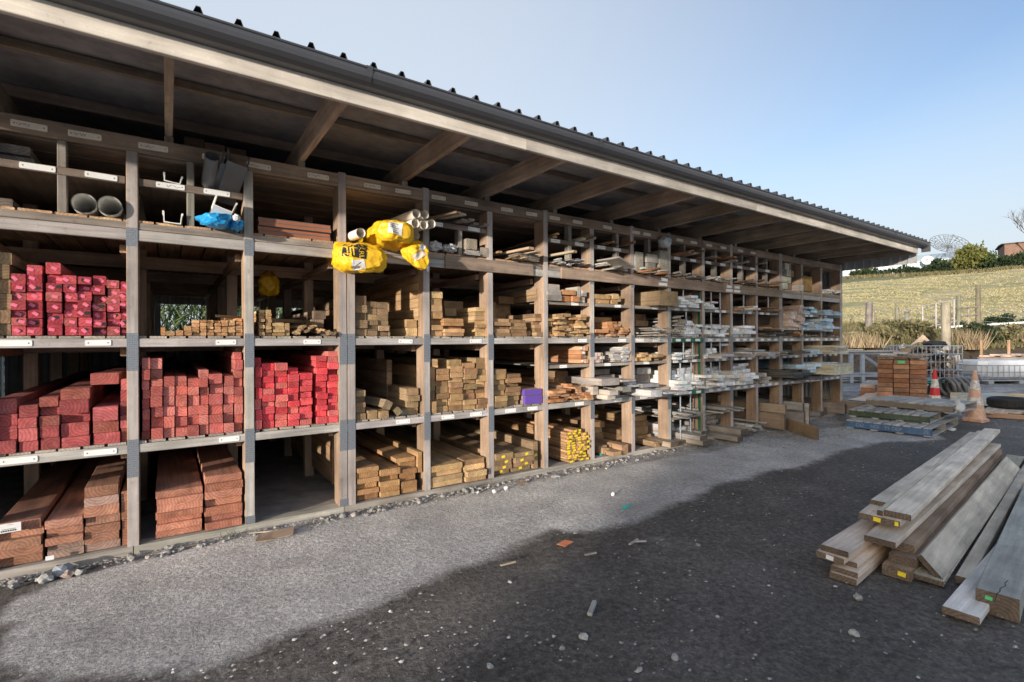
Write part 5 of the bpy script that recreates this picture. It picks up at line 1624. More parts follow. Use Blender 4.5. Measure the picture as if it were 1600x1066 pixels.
# earth mound behind the cage
md = MB()
nn = 26
vs = []
for j in range(nn):
    for i in range(nn):
        u_, v_ = i / (nn - 1) * 2 - 1, j / (nn - 1) * 2 - 1
        rr = math.hypot(u_, v_)
        z = 1.25 * max(0, 1 - rr ** 1.6) * (1 + .35 * mnoise.noise((u_ * 3, v_ * 3, 5))) + .12 * mnoise.noise((u_ * 9, v_ * 9, 2)) * (rr < .95) - .05
        vs.append((u_ * 2.6, v_ * 1.8, z))
md.add(vs, [(j * nn + i, j * nn + i + 1, (j + 1) * nn + i + 1, (j + 1) * nn + i) for j in range(nn - 1) for i in range(nn - 1)], 0, True)
mo = md.build('earth_mound', grass_mat('loose_earth', [(.3, (.10, .075, .055)), (.6, (.2, .155, .12)), (.8, (.3, .25, .21))], 1.2, 8))
mo.location = (25.8, 3.6, 0)
mo.rotation_euler.z = R(-30)
mo['kind'] = 'structure'
# far hedge of clipped round shrubs, farm shed with dishes, bushes, brick building, bare tree
S_ = 122
for k, px in enumerate((1336, 1352, 1368, 1381, 1394, 1404, 1414, 1424, 1433, 1444)):
    p = hp(S_ + U(-1, 1), at_px(px, S_), -.2)
    o = thing('clipped_shrub', 'dark clipped round shrub in the row along the crest before the pale roof', 'shrub', p, 0, 'row of clipped shrubs on the crest')
    mb = MB(); mb.bar((0, 0, 0), (0, 0, .9), .1, 5); mb.build('trunk', BARK, o)
    cr_ = MB(); crown(cr_, (0, 0, 1.2), .85, .85, .95 * U(.75, 1.1), 260, .24, 8); cr_.build('crown', L_DARK, o)
hg = MB()
for _ in range(3800):
    s = U(117, 121); t = U(at_px(1290, s), at_px(1690, s))
    blades(hg, hp(s, t), 2, U(.3, .8), .16, .5, .5)
tag(hg.build('crest_grass', L_SCRUB), 'rank dull green growth along the crest of the pasture', 'grass', kind='stuff')
def farbox(name, label, cat, px0, px1, s, z0, z1, dep, mats, ridge=0.0):
    p0, p1 = hp(s, at_px(px0, s)), hp(s, at_px(px1, s))
    p0.z = p1.z = 0
    x = (p1 - p0).normalized()
    y = Vector((-x.y, x.x, 0))
    o = thing(name, label, cat, (p0 + p1) / 2)
    W = (p1 - p0).length
    o.rotation_euler.z = math.atan2(x.y, x.x)
    mb = MB(); mb.box(-W / 2, W / 2, 0, dep, z0, z1); mb.build('wall', mats[0], o)
    mb = MB()
    e = .4
    vs = [(-W / 2 - e, -e, z1), (W / 2 + e, -e, z1), (W / 2 + e, dep / 2, z1 + ridge), (-W / 2 - e, dep / 2, z1 + ridge), (W / 2 + e, dep + e, z1), (-W / 2 - e, dep + e, z1)]
    vs = [(a_, b_, c_ + .02) for a_, b_, c_ in vs]
    mb.add(vs + [(a_, b_, c_ + .15) for a_, b_, c_ in vs], [(0, 1, 2, 3), (3, 2, 4, 5), (6, 7, 8, 9), (9, 8, 10, 11), (0, 6, 7, 1), (4, 10, 11, 5), (1, 7, 8, 2), (2, 8, 10, 4), (0, 3, 9, 6), (3, 5, 11, 9)])
    mb.build('roof', mats[1], o)
    return o, W
PALEB = plain('pale_blue_sheet', (.42, .50, .54), .5, var=.1)
fo_, W_ = farbox('farm_building', 'long pale blue grey farm building below the satellite dishes', 'building', 1318, 1500, 133, 12, 17.5, 9, (PALEB, PALEB), 1.8)
mb = MB()
for k in range(1, 12):
    mb.box(-W_ / 2 + W_ * k / 12 - .06, -W_ / 2 + W_ * k / 12 + .06, -.03, 0, 13, 17.48)
mb.build('wall_seams', STEELP, fo_)
def dish(name, label, c, r, face, mesh=True):
    o = thing(name, label, 'satellite dish', c)
    q = Vector(face).to_track_quat('Z', 'Y')
    o.rotation_mode = 'QUATERNION'
    o.rotation_quaternion = q
    dep = .22
    P = lambda rr, a: Vector((rr * r * math.cos(a), rr * r * math.sin(a), dep * r * rr * rr))
    mb = MB()
    if mesh:
        for k in range(24):
            a = 6.283 * k / 24
            for i in range(5):
                mb.bar(P(i / 5, a), P((i + 1) / 5, a), .045, 4, caps=False)
        for rr in (.35, .7, 1.0):
            for k in range(36):
                mb.bar(P(rr, 6.283 * k / 36), P(rr, 6.283 * (k + 1) / 36), .06 if rr == 1 else .035, 4, caps=False)
        mb.build('mesh_ribs', plain('dish_ribs', (.09, .10, .115), .6), o)
        mb = MB()
        for i in range(6):
            for k in range(36):
                a0, a1 = 6.283 * k / 36, 6.283 * (k + 1) / 36
                if i and k % 2 == 0 or i == 0:
                    mb.add([P(i / 6, a0), P(i / 6, a1), P((i + .5) / 6, a1), P((i + .5) / 6, a0)], [(0, 1, 2, 3)])
        mb.build('reflector_mesh', plain('dish_mesh', (.17, .19, .215), .6), o)
    else:
        vs = [P(i / 5, 6.283 * k / 24) for i in range(6) for k in range(24)]
        mb.add(vs, [(i * 24 + k, i * 24 + (k + 1) % 24, (i + 1) * 24 + (k + 1) % 24, (i + 1) * 24 + k) for i in range(5) for k in range(24)], 0, True)
        mb.build('reflector', PLATE_W, o)
    mb = MB()
    for k in range(3):
        a = 6.283 * k / 3 + .5
        mb.bar(P(.8, a), (0, 0, r * .8), .05, 4)
    mb.bar((0, 0, r * .72), (0, 0, r * .88), .16, 8)
    mb.build('feed', STEELP, o)
    mb = MB()
    mb.bar((0, 0, -.1), q.inverted() @ Vector((0, .3, -r * 1.25)), .16, 6)
    mb.build('mount', STEELP, o)
    return o
v = hp(134, at_px(1482, 134)); 
dish('satellite_dish', 'big see-through mesh satellite dish above the far bush', (v.x, v.y, 20.3), 3.25, (-.55, -.45, .75))
v = hp(131, at_px(1450, 131))
dish('satellite_dish', 'small solid white satellite dish left of the mesh dish', (v.x, v.y, 17.4), .95, (-.9, -.2, .35), False)
def farbush(px, s, rx, hh, n, mat, nm, lb, size=.3):
    bush(nm, lb, 'bush', hp(s, at_px(px, s), -.2), rx, rx, hh, n, size, mat, None, 14)
farbush(1511, 125, 2.9, 5.2, 2600, L_GOLD, 'round_bush', 'large golden green bush right of the mesh satellite dish')
farbush(1533, 126, 2.5, 4.2, 1800, L_GREEN, 'round_bush', 'green bush close against the right of the large golden one')
farbush(1468, 124, 2.3, 3.2, 1600, L_DARK, 'round_bush', 'dark round bush below the mesh satellite dish')
farbush(1350, 126, 1.8, 2.6, 800, L_GREEN, 'round_bush', 'green bush under the shed eave at the left of the crest')
farbush(1558, 125, 3.0, 1.7, 1000, L_DARK, 'round_bush', 'low dark bush between the green bush and the brick building')
farbush(1583, 124, 3.2, 3.0, 1600, L_DARK, 'round_bush', 'dark bush in front of the brown brick building')
farbush(1604, 124, 3.0, 3.0, 1400, L_DARK, 'round_bush', 'dark bush at the right edge before the brown brick building')
BRK = plain('brown_brick', (.20, .125, .095), .9, var=.25, scale=1.2)
farbox('brick_building', 'brown brick building at the right edge of the crest', 'building', 1570, 1680, 138, 12, 20.3, 8, (BRK, plain('dark_tiles', (.13, .10, .09), .8)), .25)
farbox('farm_house', 'small grey gabled house behind the far green bush', 'building', 1530, 1552, 140, 12, 16.2, 5, (SHEET, plain('slate', (.10, .10, .11), .7)), 1.6)
bt = thing('bare_tree', 'leafless tree rising over the brick building at the right edge', 'tree', hp(133, at_px(1622, 133), -.3))
tm, bm2 = MB(), MB()
def grow(mb, a, d, ln, r, k):
    b = a + d * ln
    mb.bar(a, b, r, 5, r2=r * .68, caps=False)
    if k == 0:
        return
    for _ in range(3 if k > 1 else 4):
        nd = (d + Vector((U(-.75, .75), U(-.75, .75), U(-.15, .55)))).normalized()
        grow(bm2, a.lerp(b, U(.7, 1)), nd, ln * U(.62, .85), r * .6, k - 1)
grow(tm, Vector((0, 0, 0)), Vector((0, 0, 1)), 4.2, .22, 5)
tm.build('trunk', BARK, bt)
bm2.build('branches', BARK, bt)

# ---------------------------------------------------------------- goods in the upper pigeonholes
for k, (x, lb) in enumerate(((-.505, 'left'), (-.356, 'right'))):
    mb = MB(); mb.pipe((0, 3.0, 0), (0, 0, 0), .074, .0045, 28)
    o = mb.build('grey_pipe', PVCG, None, (x, -.06 - .02 * k, 2.642))
    tag(o, 'wide grey plastic pipe, the %s one of the pair above the pink timber' % lb, 'pipe')
def channel(name, label, mat, loc, wd, hgt, ln, rot=(0, 0, 0), th=.006):
    pr = [(-wd / 2, hgt), (-wd / 2 - .012, hgt), (-wd / 2 - .012, hgt - .012), (-wd / 2 - .004, hgt - .03), (-wd / 2, 0), (wd / 2, 0), (wd / 2 + .004, hgt - .03), (wd / 2 + .012, hgt - .012), (wd / 2 + .012, hgt), (wd / 2, hgt),
          (wd / 2 - th + .004, hgt - .012), (wd / 2 - th, th * 1.5), (wd * .12, th * 1.1), (-wd * .12, th * 1.1), (-wd / 2 + th, th * 1.5), (-wd / 2 + th - .004, hgt - .012)]
    mb = MB()
    mb.extrude(pr, 'y', 0, ln, caps=False)
    n = len(pr)
    for i in range(5, 10):
        pass
    mb.add([(x, 0, z) for x, z in pr], [(4, 5, 12, 13), (5, 6, 11, 12), (6, 7, 8, 9), (6, 9, 10, 11), (4, 13, 14, 3), (3, 14, 15, 0), (3, 0, 1, 2)])
    o = mb.build(name, mat, None, loc)
    o.rotation_euler = rot
    return tag(o, label, 'gutter')
channel('plastic_gutter', 'thin dark gutter profile alone in the small upper pigeonhole', PVCG, (.03, -.02, 2.90), .11, .07, 2.2, (0, .12, 0), .006)
channel('plastic_gutter', 'cream gutter profile in the lower pigeonhole left of the blue bag', PVCW, (.03, -.05, 2.568), .115, .09, 2.4, (0, .05, 0))
channel('plastic_gutter', 'white gutter profile standing proud over the blue bag', PVCW, (.37, -.20, 2.70), .14, .10, .5, (R(-14), .32, 0))
mb = MB(); mb.pipe((0, .40, 0), (0, 0, 0), .052, .005, 24)
o = mb.build('dark_pipe', PVCD, None, (.295, -.24, 3.10)); o.rotation_euler = (R(-30), 0, .05)
tag(o, 'dark downpipe poking up out of the upper pigeonhole beside the gutter', 'pipe')
o = channel('dark_gutter', 'big dark gutter length with pale cut edge, poking up by the post', PVCD, (.47, -.27, 3.06), .15, .14, .46, (R(-32), .2, .03))
o = channel('dark_gutter', 'narrow dark profile between the downpipe and the big dark gutter', PVCD, (.375, -.22, 3.06), .04, .15, .44, (R(-30), .25, .02), .01)
b_ = lump('blue_bag', BLUEW, (.325, -.12, 2.612), (.135, .15, .062), 4, .3, None, 2.0)
tag(b_, 'shiny blue plastic bag under the white gutter profile', 'bag')
b_ = lump('blue_bag', BLUEW, (.475, -.10, 2.60), (.055, .12, .055), 9, .4)
tag(b_, 'smaller crumpled blue and clear bag beside the bigger blue one', 'bag')
b_ = lump('clear_wrap', CLEARW, (.468, -.17, 2.635), (.035, .06, .04), 6, .4)
tag(b_, 'clear crumpled wrap on the smaller blue bag', 'plastic')
TERR = plain('terracotta_sheet', (.34, .125, .065), .6, var=.25, scale=6)
for k in range(4):
    mb = MB(); mb.box(-.305, .305, 0, 1.9, .004, .03, 0); mb.box(-.309, .307, -.003, 1.9, 0, .0035, 1); mb.box(-.309, .307, -.003, 1.9, .0305, .034, 1)
    o = mb.build('clay_sheet', [TERR, PVCD], None, (.955 + U(-.008, .008), -.02 + U(-.015, .015), 2.568 + .0355 * k))
    tag(o, ('lowest', 'second lowest', 'second highest', 'topmost')[k] + ' brick red sheet in the flat stack right of the blue bag', 'sheet')
# planks on the pigeonhole shelf at the left edge
for k in range(2):
    piece('grey_timber', ('lower', 'upper')[k] + ' dusty grey timber in the top left pigeonhole', 'timber', (-.95, .12 - .05 * k, 2.90 + .066 * k), 0, .30 - .03 * k, 2.4, .063, (.26, .24, .215))
piece('brown_timber', 'dark timber end at the left edge on the shelf above the pink timber', 'timber', (-1.02, .25, 2.568), 0, .16, 2.4, .11, (.2, .17, .14))
# white pipes in yellow wrapping
for k, (x, z, yf, lb) in enumerate([(2.03, 2.884, -.26, 'upper left'), (2.126, 2.89, -.25, 'upper right'), (2.029, 2.79, -.24, 'middle left'), (2.122, 2.788, -.24, 'centre right'), (2.214, 2.815, -.22, 'rightmost'), (2.029, 2.668, -.24, 'lowest'), (1.476, 2.625, -.26, 'separate left')]):
    mb = MB(); mb.pipe((0, 2.6, 0), (0, 0, 0), .0455, .0035, 24)
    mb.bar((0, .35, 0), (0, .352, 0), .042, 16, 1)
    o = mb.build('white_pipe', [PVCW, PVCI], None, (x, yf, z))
    o.rotation_euler = (R(2.2), 0, R(2))
    tag(o, 'white pipe end, the %s one sticking out of the yellow wrapping' % lb, 'pipe')

BV = {}
def sack(name, label, c, rows, seed, n=44, mat=YELLOW, rz=0.0):
    """wrapping as rings along y: (y, cx, cz, rx, rz, squareness)"""
    o = thing(name, label, 'bag', c, rz)
    vs = []
    m = 11
    R_ = []
    for a, b in zip(rows, rows[1:]):
        for k in range(m):
            f = k / m
            f = f * f * (3 - 2 * f)
            R_.append([a[i] + (b[i] - a[i]) * f for i in range(5)])
    R_.append(rows[-1])
    for j, (y, cx, cz, rx, rz_) in enumerate(R_):
        for i in range(n):
            t = 6.283 * i / n
            ct, st_ = math.cos(t), math.sin(t)
            sq = 1 / max(abs(ct), abs(st_)) ** .45
            p = Vector((cx + rx * ct * sq, y, cz + rz_ * st_ * sq))
            nz = mnoise.noise(p * 7 + Vector((seed, 0, 0)))
            cr = abs(mnoise.noise(p * 16 + Vector((0, seed, 0))))
            cr2 = abs(mnoise.noise(p * 34 + Vector((0, 0, seed))))
            k = 1 + .24 * nz - .26 * cr + .08 - .05 * cr2
            vs.append((cx + (p.x - cx) * k, y + .05 * nz + .03 * cr, cz + (p.z - cz) * k))
    mb = MB()
    nr_ = len(R_)
    mb.add(vs, [(j * n + i, (j + 1) * n + i, (j + 1) * n + (i + 1) % n, j * n + (i + 1) % n) for j in range(nr_ - 1) for i in range(n)], 0, True)
    mb.add(vs[:n], [tuple(range(n))], 0, True)
    q = mb.build('wrapping', mat, o)
    from mathutils.bvhtree import BVHTree
    BV[name + str(seed)] = BVHTree.FromPolygons([Vector(v) for v in mb.v], mb.f)
    o['seed_'] = 0
    del o['seed_']
    return o
s1 = sack('yellow_bag', 'upper yellow plastic bag with a white delivery note wrapped round the pipes', (1.79, 0, 2.655), [(-.43, .0, .0, .10, .065), (-.36, .0, .0, .165, .11), (-.15, .02, .005, .18, .125), (.05, .02, .01, .16, .12), (.5, .02, .0, .13, .1)], 3.3)
s2 = sack('yellow_bag', 'lower yellow plastic bag with black lettering panel at the post', (1.435, 0, 2.385), [(-.46, .03, -.02, .14, .08), (-.38, .03, -.015, .21, .125), (-.20, .0, .01, .19, .13), (-.05, -.02, .06, .14, .12), (.3, .0, .1, .10, .10)], 8.1)
s3 = sack('yellow_bag', 'torn yellow bag hanging open at the pipe post', (1.985, 0, 2.50), [(-.40, .05, -.13, .04, .05), (-.36, .035, -.07, .10, .115), (-.24, .03, .02, .135, .10), (-.05, .08, .11, .10, .06), (.2, .1, .15, .06, .05)], 5.2)
def panel(name, mat, parent, c, w_, h_, rot, curve=.0, tx=None):
    mb = MB()
    nseg = 6
    vs = []
    for j in range(2):
        for i in range(nseg + 1):
            u = i / nseg - .5
            vs.append((u * w_, -curve * (.25 - u * u) * 4 + .002 * math.sin(i * 2.2 + j), (j - .5) * h_))
    mb.add(vs, [(i, i + 1, nseg + 2 + i, nseg + 1 + i) for i in range(nseg)])
    o = mb.build(name, mat, parent, c)
    o.rotation_euler = rot
    return o
def onto(key, mesh_o, parent, cx, cz, ang, off, mat, name):
    """lay a flat shape (x, z local) on the bag, following its folds"""
    bv = BV[key]
    d = Vector((.30, .94, -.02)).normalized()
    ux = Vector((d.y, -d.x, 0)).normalized()
    uz = Vector((0, 0, 1))
    ca, sa = math.cos(ang), math.sin(ang)
    vs = []
    for (x, z) in mesh_o[0]:
        p = Vector((cx, -.35, cz)) + ux * (x * ca - z * sa) + uz * (x * sa + z * ca) - d * .6
        hit = bv.ray_cast(p, d, 2)
        q = hit[0] if hit[0] is not None else p + d * .5
        vs.append(q - d * off)
    mb = MB()
    mb.add(vs, mesh_o[1])
    return mb.build(name, mat, parent)
def grid(w_, h_, nx_=9, ny_=8):
    vs = [((i / nx_ - .5) * w_, (j / ny_ - .5) * h_) for j in range(ny_ + 1) for i in range(nx_ + 1)]
    return vs, [(j * (nx_ + 1) + i, j * (nx_ + 1) + i + 1, (j + 1) * (nx_ + 1) + i + 1, (j + 1) * (nx_ + 1) + i) for j in range(ny_) for i in range(nx_)]
def text_shape(txt, size):
    cu = bpy.data.curves.new('lettering', 'FONT')
    cu.body = txt
    cu.size = size
    cu.align_x = 'CENTER'
    cu.align_y = 'CENTER'
    tmp = bpy.data.objects.new('tmp', cu)
    COL.objects.link(tmp)
    bpy.context.view_layer.update()
    me = bpy.data.meshes.new_from_object(tmp.evaluated_get(bpy.context.evaluated_depsgraph_get()))
    bpy.data.objects.remove(tmp)
    r_ = [(v.co.x, v.co.y) for v in me.vertices], [tuple(p.vertices) for p in me.polygons]
    bpy.data.meshes.remove(me)
    return r_
K1, K2, K3 = 'yellow_bag3.3', 'yellow_bag8.1', 'yellow_bag5.2'
onto(K1, grid(.13, .115), s1, -.02, .015, R(-6), .004, PAPER, 'delivery_note')
for k, (x, w_) in enumerate(((-.02, .09), (-.035, .05), (-.01, .08), (-.03, .06), (0.0, .07))):
    onto(K1, grid(w_, .0045, 6, 1), s1, -.025 + x * .5, .058 - .02 * k, R(-6), .006, DARK, 'printed_line')
onto(K2, grid(.21, .135, 12, 9), s2, -.045, .045, R(-6), .004, DARK, 'black_panel')
shp = text_shape('MARL', .062)
onto(K2, shp, s2, .012, .045, R(-84), .007, YELLOW, 'lettering')
for dx, w_ in ((-.055, .10), (-.082, .085), (-.11, .095)):
    onto(K2, grid(w_, .011, 8, 1), s2, dx, .04, R(-84), .007, YELLOW, 'printed_line')
onto(K2, grid(.11, .08), s2, -.01, -.085, R(10), .004, PAPER, 'delivery_note')
onto(K2, grid(.05, .005, 5, 1), s2, -.01, -.08, R(40), .006, DARK, 'printed_line')
onto(K3, grid(.05, .10), s3, .075, .05, R(-30), .004, PAPER, 'delivery_note')
onto(K3, grid(.13, .06), s3, .03, -.05, R(32), .005, plain('bag_inside', (.66, .56, .48), .6), 'torn_inside')
mb = MB(); mb.add([(0, 0, 0), (.03, 0, -.01), (.035, 0, -.07), (.008, -.004, -.075), (-.005, 0, -.03)], [(0, 4, 3, 2, 1)])
o = mb.build('paper_label', PAPER, None, (2.225, -.055, 2.42)); tag(o, 'torn white paper label fluttering on the plated pipe post', 'label')
# plastic bundle and boxes in the pigeonholes past the pipes
b_ = lump('clear_wrap', CLEARW, (2.34, -.02, 2.625), (.07, .12, .055), 2.5, .45); tag(b_, 'crumpled clear wrap in the pigeonhole right of the white pipes', 'plastic')
b_ = lump('clear_wrap', CLEARW, (2.50, -.04, 2.615), (.09, .12, .05), 7.5, .5); tag(b_, 'wider crumpled clear wrap next to the square tan block', 'plastic')
piece('tan_block', 'square tan block end on flat boards in the pigeonhole past the clear wrap', 'block', (2.77, -.07, 2.632), 0, .135, 1.4, .115, (.40, .33, .26))
piece('grey_timber', 'flat grey board under the square tan block', 'board', (2.78, -.08, 2.568), .03, .19, 2.4, .03, (.34, .31, .28))
piece('grey_timber', 'second flat grey board under the square tan block', 'board', (2.79, -.05, 2.60), -.02, .18, 2.4, .028, (.36, .33, .30))
piece('tan_block', 'small tan block end right of the square one', 'block', (2.95, -.05, 2.568), 0, .11, 1.4, .105, (.38, .33, .28))
for k, (x, y, z, rz, col) in enumerate([(2.42, -.42, 2.905, .32, (.36, .22, .14)), (2.55, -.30, 2.93, .42, (.42, .38, .33)), (2.62, -.18, 2.905, .1, (.33, .29, .25)), (2.72, -.16, 2.925, .06, (.30, .27, .24)), (2.80, -.13, 2.90, -.03, (.28, .25, .22)), (2.92, -.14, 2.90, .02, (.30, .27, .24))]):
    piece('loose_moulding', ('long reddish strip slanting out left', 'pale strip slanting out', 'grey strip third from the left', 'grey strip fourth from the left', 'grey strip fifth from the left', 'grey strip at the right')[k] + ' on the pigeonhole shelf past the pipes', 'moulding', (x, y, z), rz, .07, 2.4, .022, col)
# loose thin mouldings lying in the long row of pigeonholes
def loose(xa, xb, z, n, cols, lb, out=.15, yaw=.12, th=(.012, .03), wd=(.03, .08), layers=3):
    for k in range(n):
        w_ = U(*wd)
        h_ = U(*th)
        x = U(xa + w_ / 2 + .02, xb - w_ / 2 - .02)
        zz = z + (k % layers) * .026 + U(0, .008)
        piece('loose_moulding', lb, 'moulding', (x, -.03 - U(0, out), zz), U(-yaw, yaw * .4), round(w_, 2), 2.6, round(h_, 3), random.choice(cols), U(-.25, .25), U(-.012, .004), group=lb)
GW = PAL['grey_warm'] + PAL['grey_cool']
BR = PAL['brown'] + PAL['orange'] + PAL['grey_warm']
loose(3.09, 3.45, 2.57, 4, PAL['brown'], 'brown loose strip in the wide open pigeonhole left of the flat dark pile', .35, .3)
for k in range(10):
    x = 3.46 + .16 * (k % 2) + U(-.01, .01)
    piece('dark_strip', 'dark thin strip in the flat double pile of the wide open pigeonhole', 'strip', (x, -.10 + U(-.02, .02), 2.568 + .0165 * (k // 2)), U(-.01, .01), .15, 2.6, .0155, (.22, .18, .155), group='dark thin strips in the wide open pigeonhole')
piece('loose_moulding', 'tan strip jutting out over the flat dark pile, left one', 'moulding', (3.42, -.30, 2.66), .12, .08, 2.6, .03, (.42, .30, .19))
piece('loose_moulding', 'tan strip jutting out over the flat dark pile, right one', 'moulding', (3.62, -.18, 2.655), .1, .07, 2.6, .03, (.42, .31, .21))
piece('loose_moulding', 'tan strip crossing in front of the post right of the flat dark pile', 'moulding', (4.02, -.38, 2.67), .14, .06, 2.6, .03, (.45, .35, .24))
loose(3.87, 4.56, 2.57, 15, GW + [(.5, .45, .38)], 'grey moulding in the lower pigeonhole right of the crossing tan strip', .25, .2)
loose(4.28, 4.56, 2.90, 8, PAL['brown_dark'] + [(.5, .45, .35)], 'moulding in the tied bundle on the pigeonhole shelf', .25, .35, (.02, .035), (.03, .05))
loose(3.88, 4.22, 2.90, 2, PAL['tan'], 'single tan moulding on the left half of the pigeonhole shelf', .2, .1)
loose(4.66, 5.34, 2.57, 9, GW + [(.5, .45, .38)], 'grey moulding in the lower pigeonhole with the folded panel', .2, .25)
piece('grey_timber', 'wide folded grey panel lying tilted in the lower pigeonhole', 'panel', (4.95, -.35, 2.63), .1, .36, 2.4, .022, (.40, .37, .33), .28)
piece('grey_timber', 'second wide grey panel under the tilted one', 'panel', (4.98, -.22, 2.60), .05, .30, 2.4, .022, (.36, .33, .30), -.3)
loose(4.7, 5.3, 2.90, 5, BR, 'brown strip on the half empty pigeonhole shelf', .25, .2)
loose(5.43, 6.12, 2.57, 10, GW + PAL['orange'], 'mixed strip in the tall pigeonhole with the grey boxes', .3, .3)
for k, (x, z, w_, h_, c) in enumerate([(5.52, 2.60, .17, .27, (.36, .33, .29)), (5.78, 2.60, .18, .14, (.34, .31, .27)), (5.80, 2.745, .24, .12, (.40, .37, .33)), (6.06, 2.60, .20, .34, (.37, .36, .30))]):
    piece('grey_block', ('tall grey block end at the left', 'lower wide grey block end', 'upper wide grey block end', 'tall greenish grey block end at the right')[k] + ' in the tall pigeonhole before the green post', 'block', (x, -.06, z), .02, w_, 1.6, h_, c)
b_ = lump('clear_wrap', CLEARW, (6.0, -.12, 3.05), (.10, .1, .09), 4.4, .4); tag(b_, 'crumpled plastic hanging from the rail over the tall pigeonhole', 'plastic')
loose(6.24, 7.0, 2.57, 14, PAL['tan'] + GW + [(.55, .5, .42)], 'moulding in the lower pigeonhole above the white boards', .25, .2)
loose(6.24, 7.0, 2.90, 9, PAL['orange'] + PAL['grey_warm'] + PAL['brown'], 'orange brown moulding on the shelf above the white boards', .3, .25)
loose(7.1, 7.8, 2.57, 11, GW + PAL['white'], 'pale moulding in the lower pigeonhole right of the second green post', .25, .2)
loose(7.1, 7.8, 2.90, 7, PAL['orange'] + PAL['grey_warm'], 'brown moulding on the shelf right of the second green post', .3, .2)
loose(7.88, 8.56, 2.57, 12, BR + PAL['blue_pale'], 'mixed moulding in the far lower pigeonhole with pale blue lengths', .4, .25)
loose(7.88, 8.56, 2.90, 5, GW, 'grey moulding on the far pigeonhole shelf', .4, .2)
loose(8.66, 9.36, 2.57, 12, BR, 'brown moulding in the pigeonhole before the pink and green blocks', .4, .25)
loose(7.9, 8.56, 2.12, 8, PAL['orange'] + PAL['white'], 'mixed strip on the upper half shelf of the far middle bay', .3, .25)
loose(8.66, 9.36, 2.12, 12, BR, 'brown strip on the upper half shelf of the next far bay', .35, .3)
loose(8.66, 9.36, 1.68, 24, PAL['brown_dark'] + PAL['grey_cool'] + PAL['dark'], 'dark strip in the slumped heap on the far shelf', .4, .25, layers=6)
loose(5.43, 6.10, 1.68, 20, GW + [(.5, .45, .4)], 'thin grey strip in the tangled heap on the shelf before the green post', .35, .35, (.008, .018), (.015, .05), 5)
loose(6.27, 6.56, 1.68, 26, GW, 'slim grey strip in the upright sheaf beside the white blocks', .12, .1, (.012, .02), (.015, .03), 12)
loose(8.66, 9.36, 1.32, 10, GW + PAL['brown_dark'], 'grey brown strip on the lower half shelf of the far bay', .4, .25)
loose(7.88, 8.56, 1.32, 9, GW + PAL['white'], 'pale strip on the lower half shelf of the far middle bay', .4, .25)
loose(9.5, 10.2, 1.68, 12, PAL['orange'] + PAL['brown'], 'orange brown strip beside the column of square pink ends', .2, .2)
loose(9.5, 11.8, 1.655, 40, PAL['tan'] + PAL['brown'] + GW, 'short strip in the low line along the far shelf edge', .06, .05, (.01, .02), (.03, .06), 2)
loose(6.27, 6.99, .45, 12, GW + [(.5, .47, .42)], 'grey strip on the low half shelf between the green posts', .3, .15)
loose(7.1, 7.78, .45, 12, GW + [(.5, .47, .42)], 'grey strip on the low half shelf right of the second green post', .4, .15)
loose(7.9, 8.56, .06, 16, [(.48, .50, .46), (.55, .55, .53)], 'greenish white strip in the ground heap of the far middle bay', .3, .2, (.02, .04), (.05, .09), 5)
loose(5.43, 6.1, .06, 6, PAL['brown'], 'low brown strip on the ground shelf before the green post', .1, .1, (.03, .05), (.08, .14), 2)
loose(4.66, 5.35, .06, 4, PAL['brown'], 'brown beam lying back on the ground shelf right of the yellow tags', -.2, .04, (.08, .11), (.1, .16), 1)
# square block ends near the far end
for k in range(7):
    piece('block_end', 'square primed block end in the pale green and pink pile of the far pigeonhole', 'block', (9.60 + .17 * (k % 2) + .09 * (k // 4), -.05 + U(-.03, .03), 2.57 + .125 * (k // 2)), 0, .165, 1.6, .12, [(.55, .56, .44), (.40, .22, .14), (.58, .56, .46), (.52, .54, .42)][k % 4], group='pale green and pink block ends')
piece('cardboard_box', 'tall ginger cardboard box in the far pigeonhole', 'box', (10.46, -.05, 2.57), .02, .40, .6, .30, (.36, .22, .08))
piece('cardboard_box', 'small pale box beside the tall ginger cardboard box', 'box', (10.22, -.06, 2.57), 0, .12, .4, .11, (.6, .58, .54))
for k in range(9):
    piece('white_moulding', 'white moulding end in the loose sheaf of the last pigeonhole', 'moulding', (11.12 + .085 * k, -.06 - U(0, .15), 2.57 + .03 * (k % 3)), U(-.08, .05), .06, 2.2, .03, (.66, .66, .62), U(-.3, .3), group='white sheaf in the last pigeonhole')
# boxes up on the loft boards
for k, (x, y, w_, h_) in enumerate(((.20, .45, .15, .34), (.36, .47, .16, .33), (.535, .46, .16, .32), (.80, .55, .20, .30), (1.02, .55, .2, .28))):
    piece('cardboard_box', ('first', 'second', 'third', 'fourth', 'last')[k] + ' from the left of the cardboard boxes up under the roof', 'box', (x, y, 3.114), 0, w_, .45, h_, (.30, .20, .13))
piece('cardboard_box', 'flattened dark carton lying under the roof above the yellow bags', 'box', (1.55, .5, 3.114), .3, .5, .6, .12, (.2, .14, .1))
b_ = lump('yellow_bag', YELLOW, (.93, 1.25, 2.25), (.12, .1, .14), 6.6, .4); tag(b_, 'crumpled yellow bag hanging inside the bay above the small tan battens', 'bag')
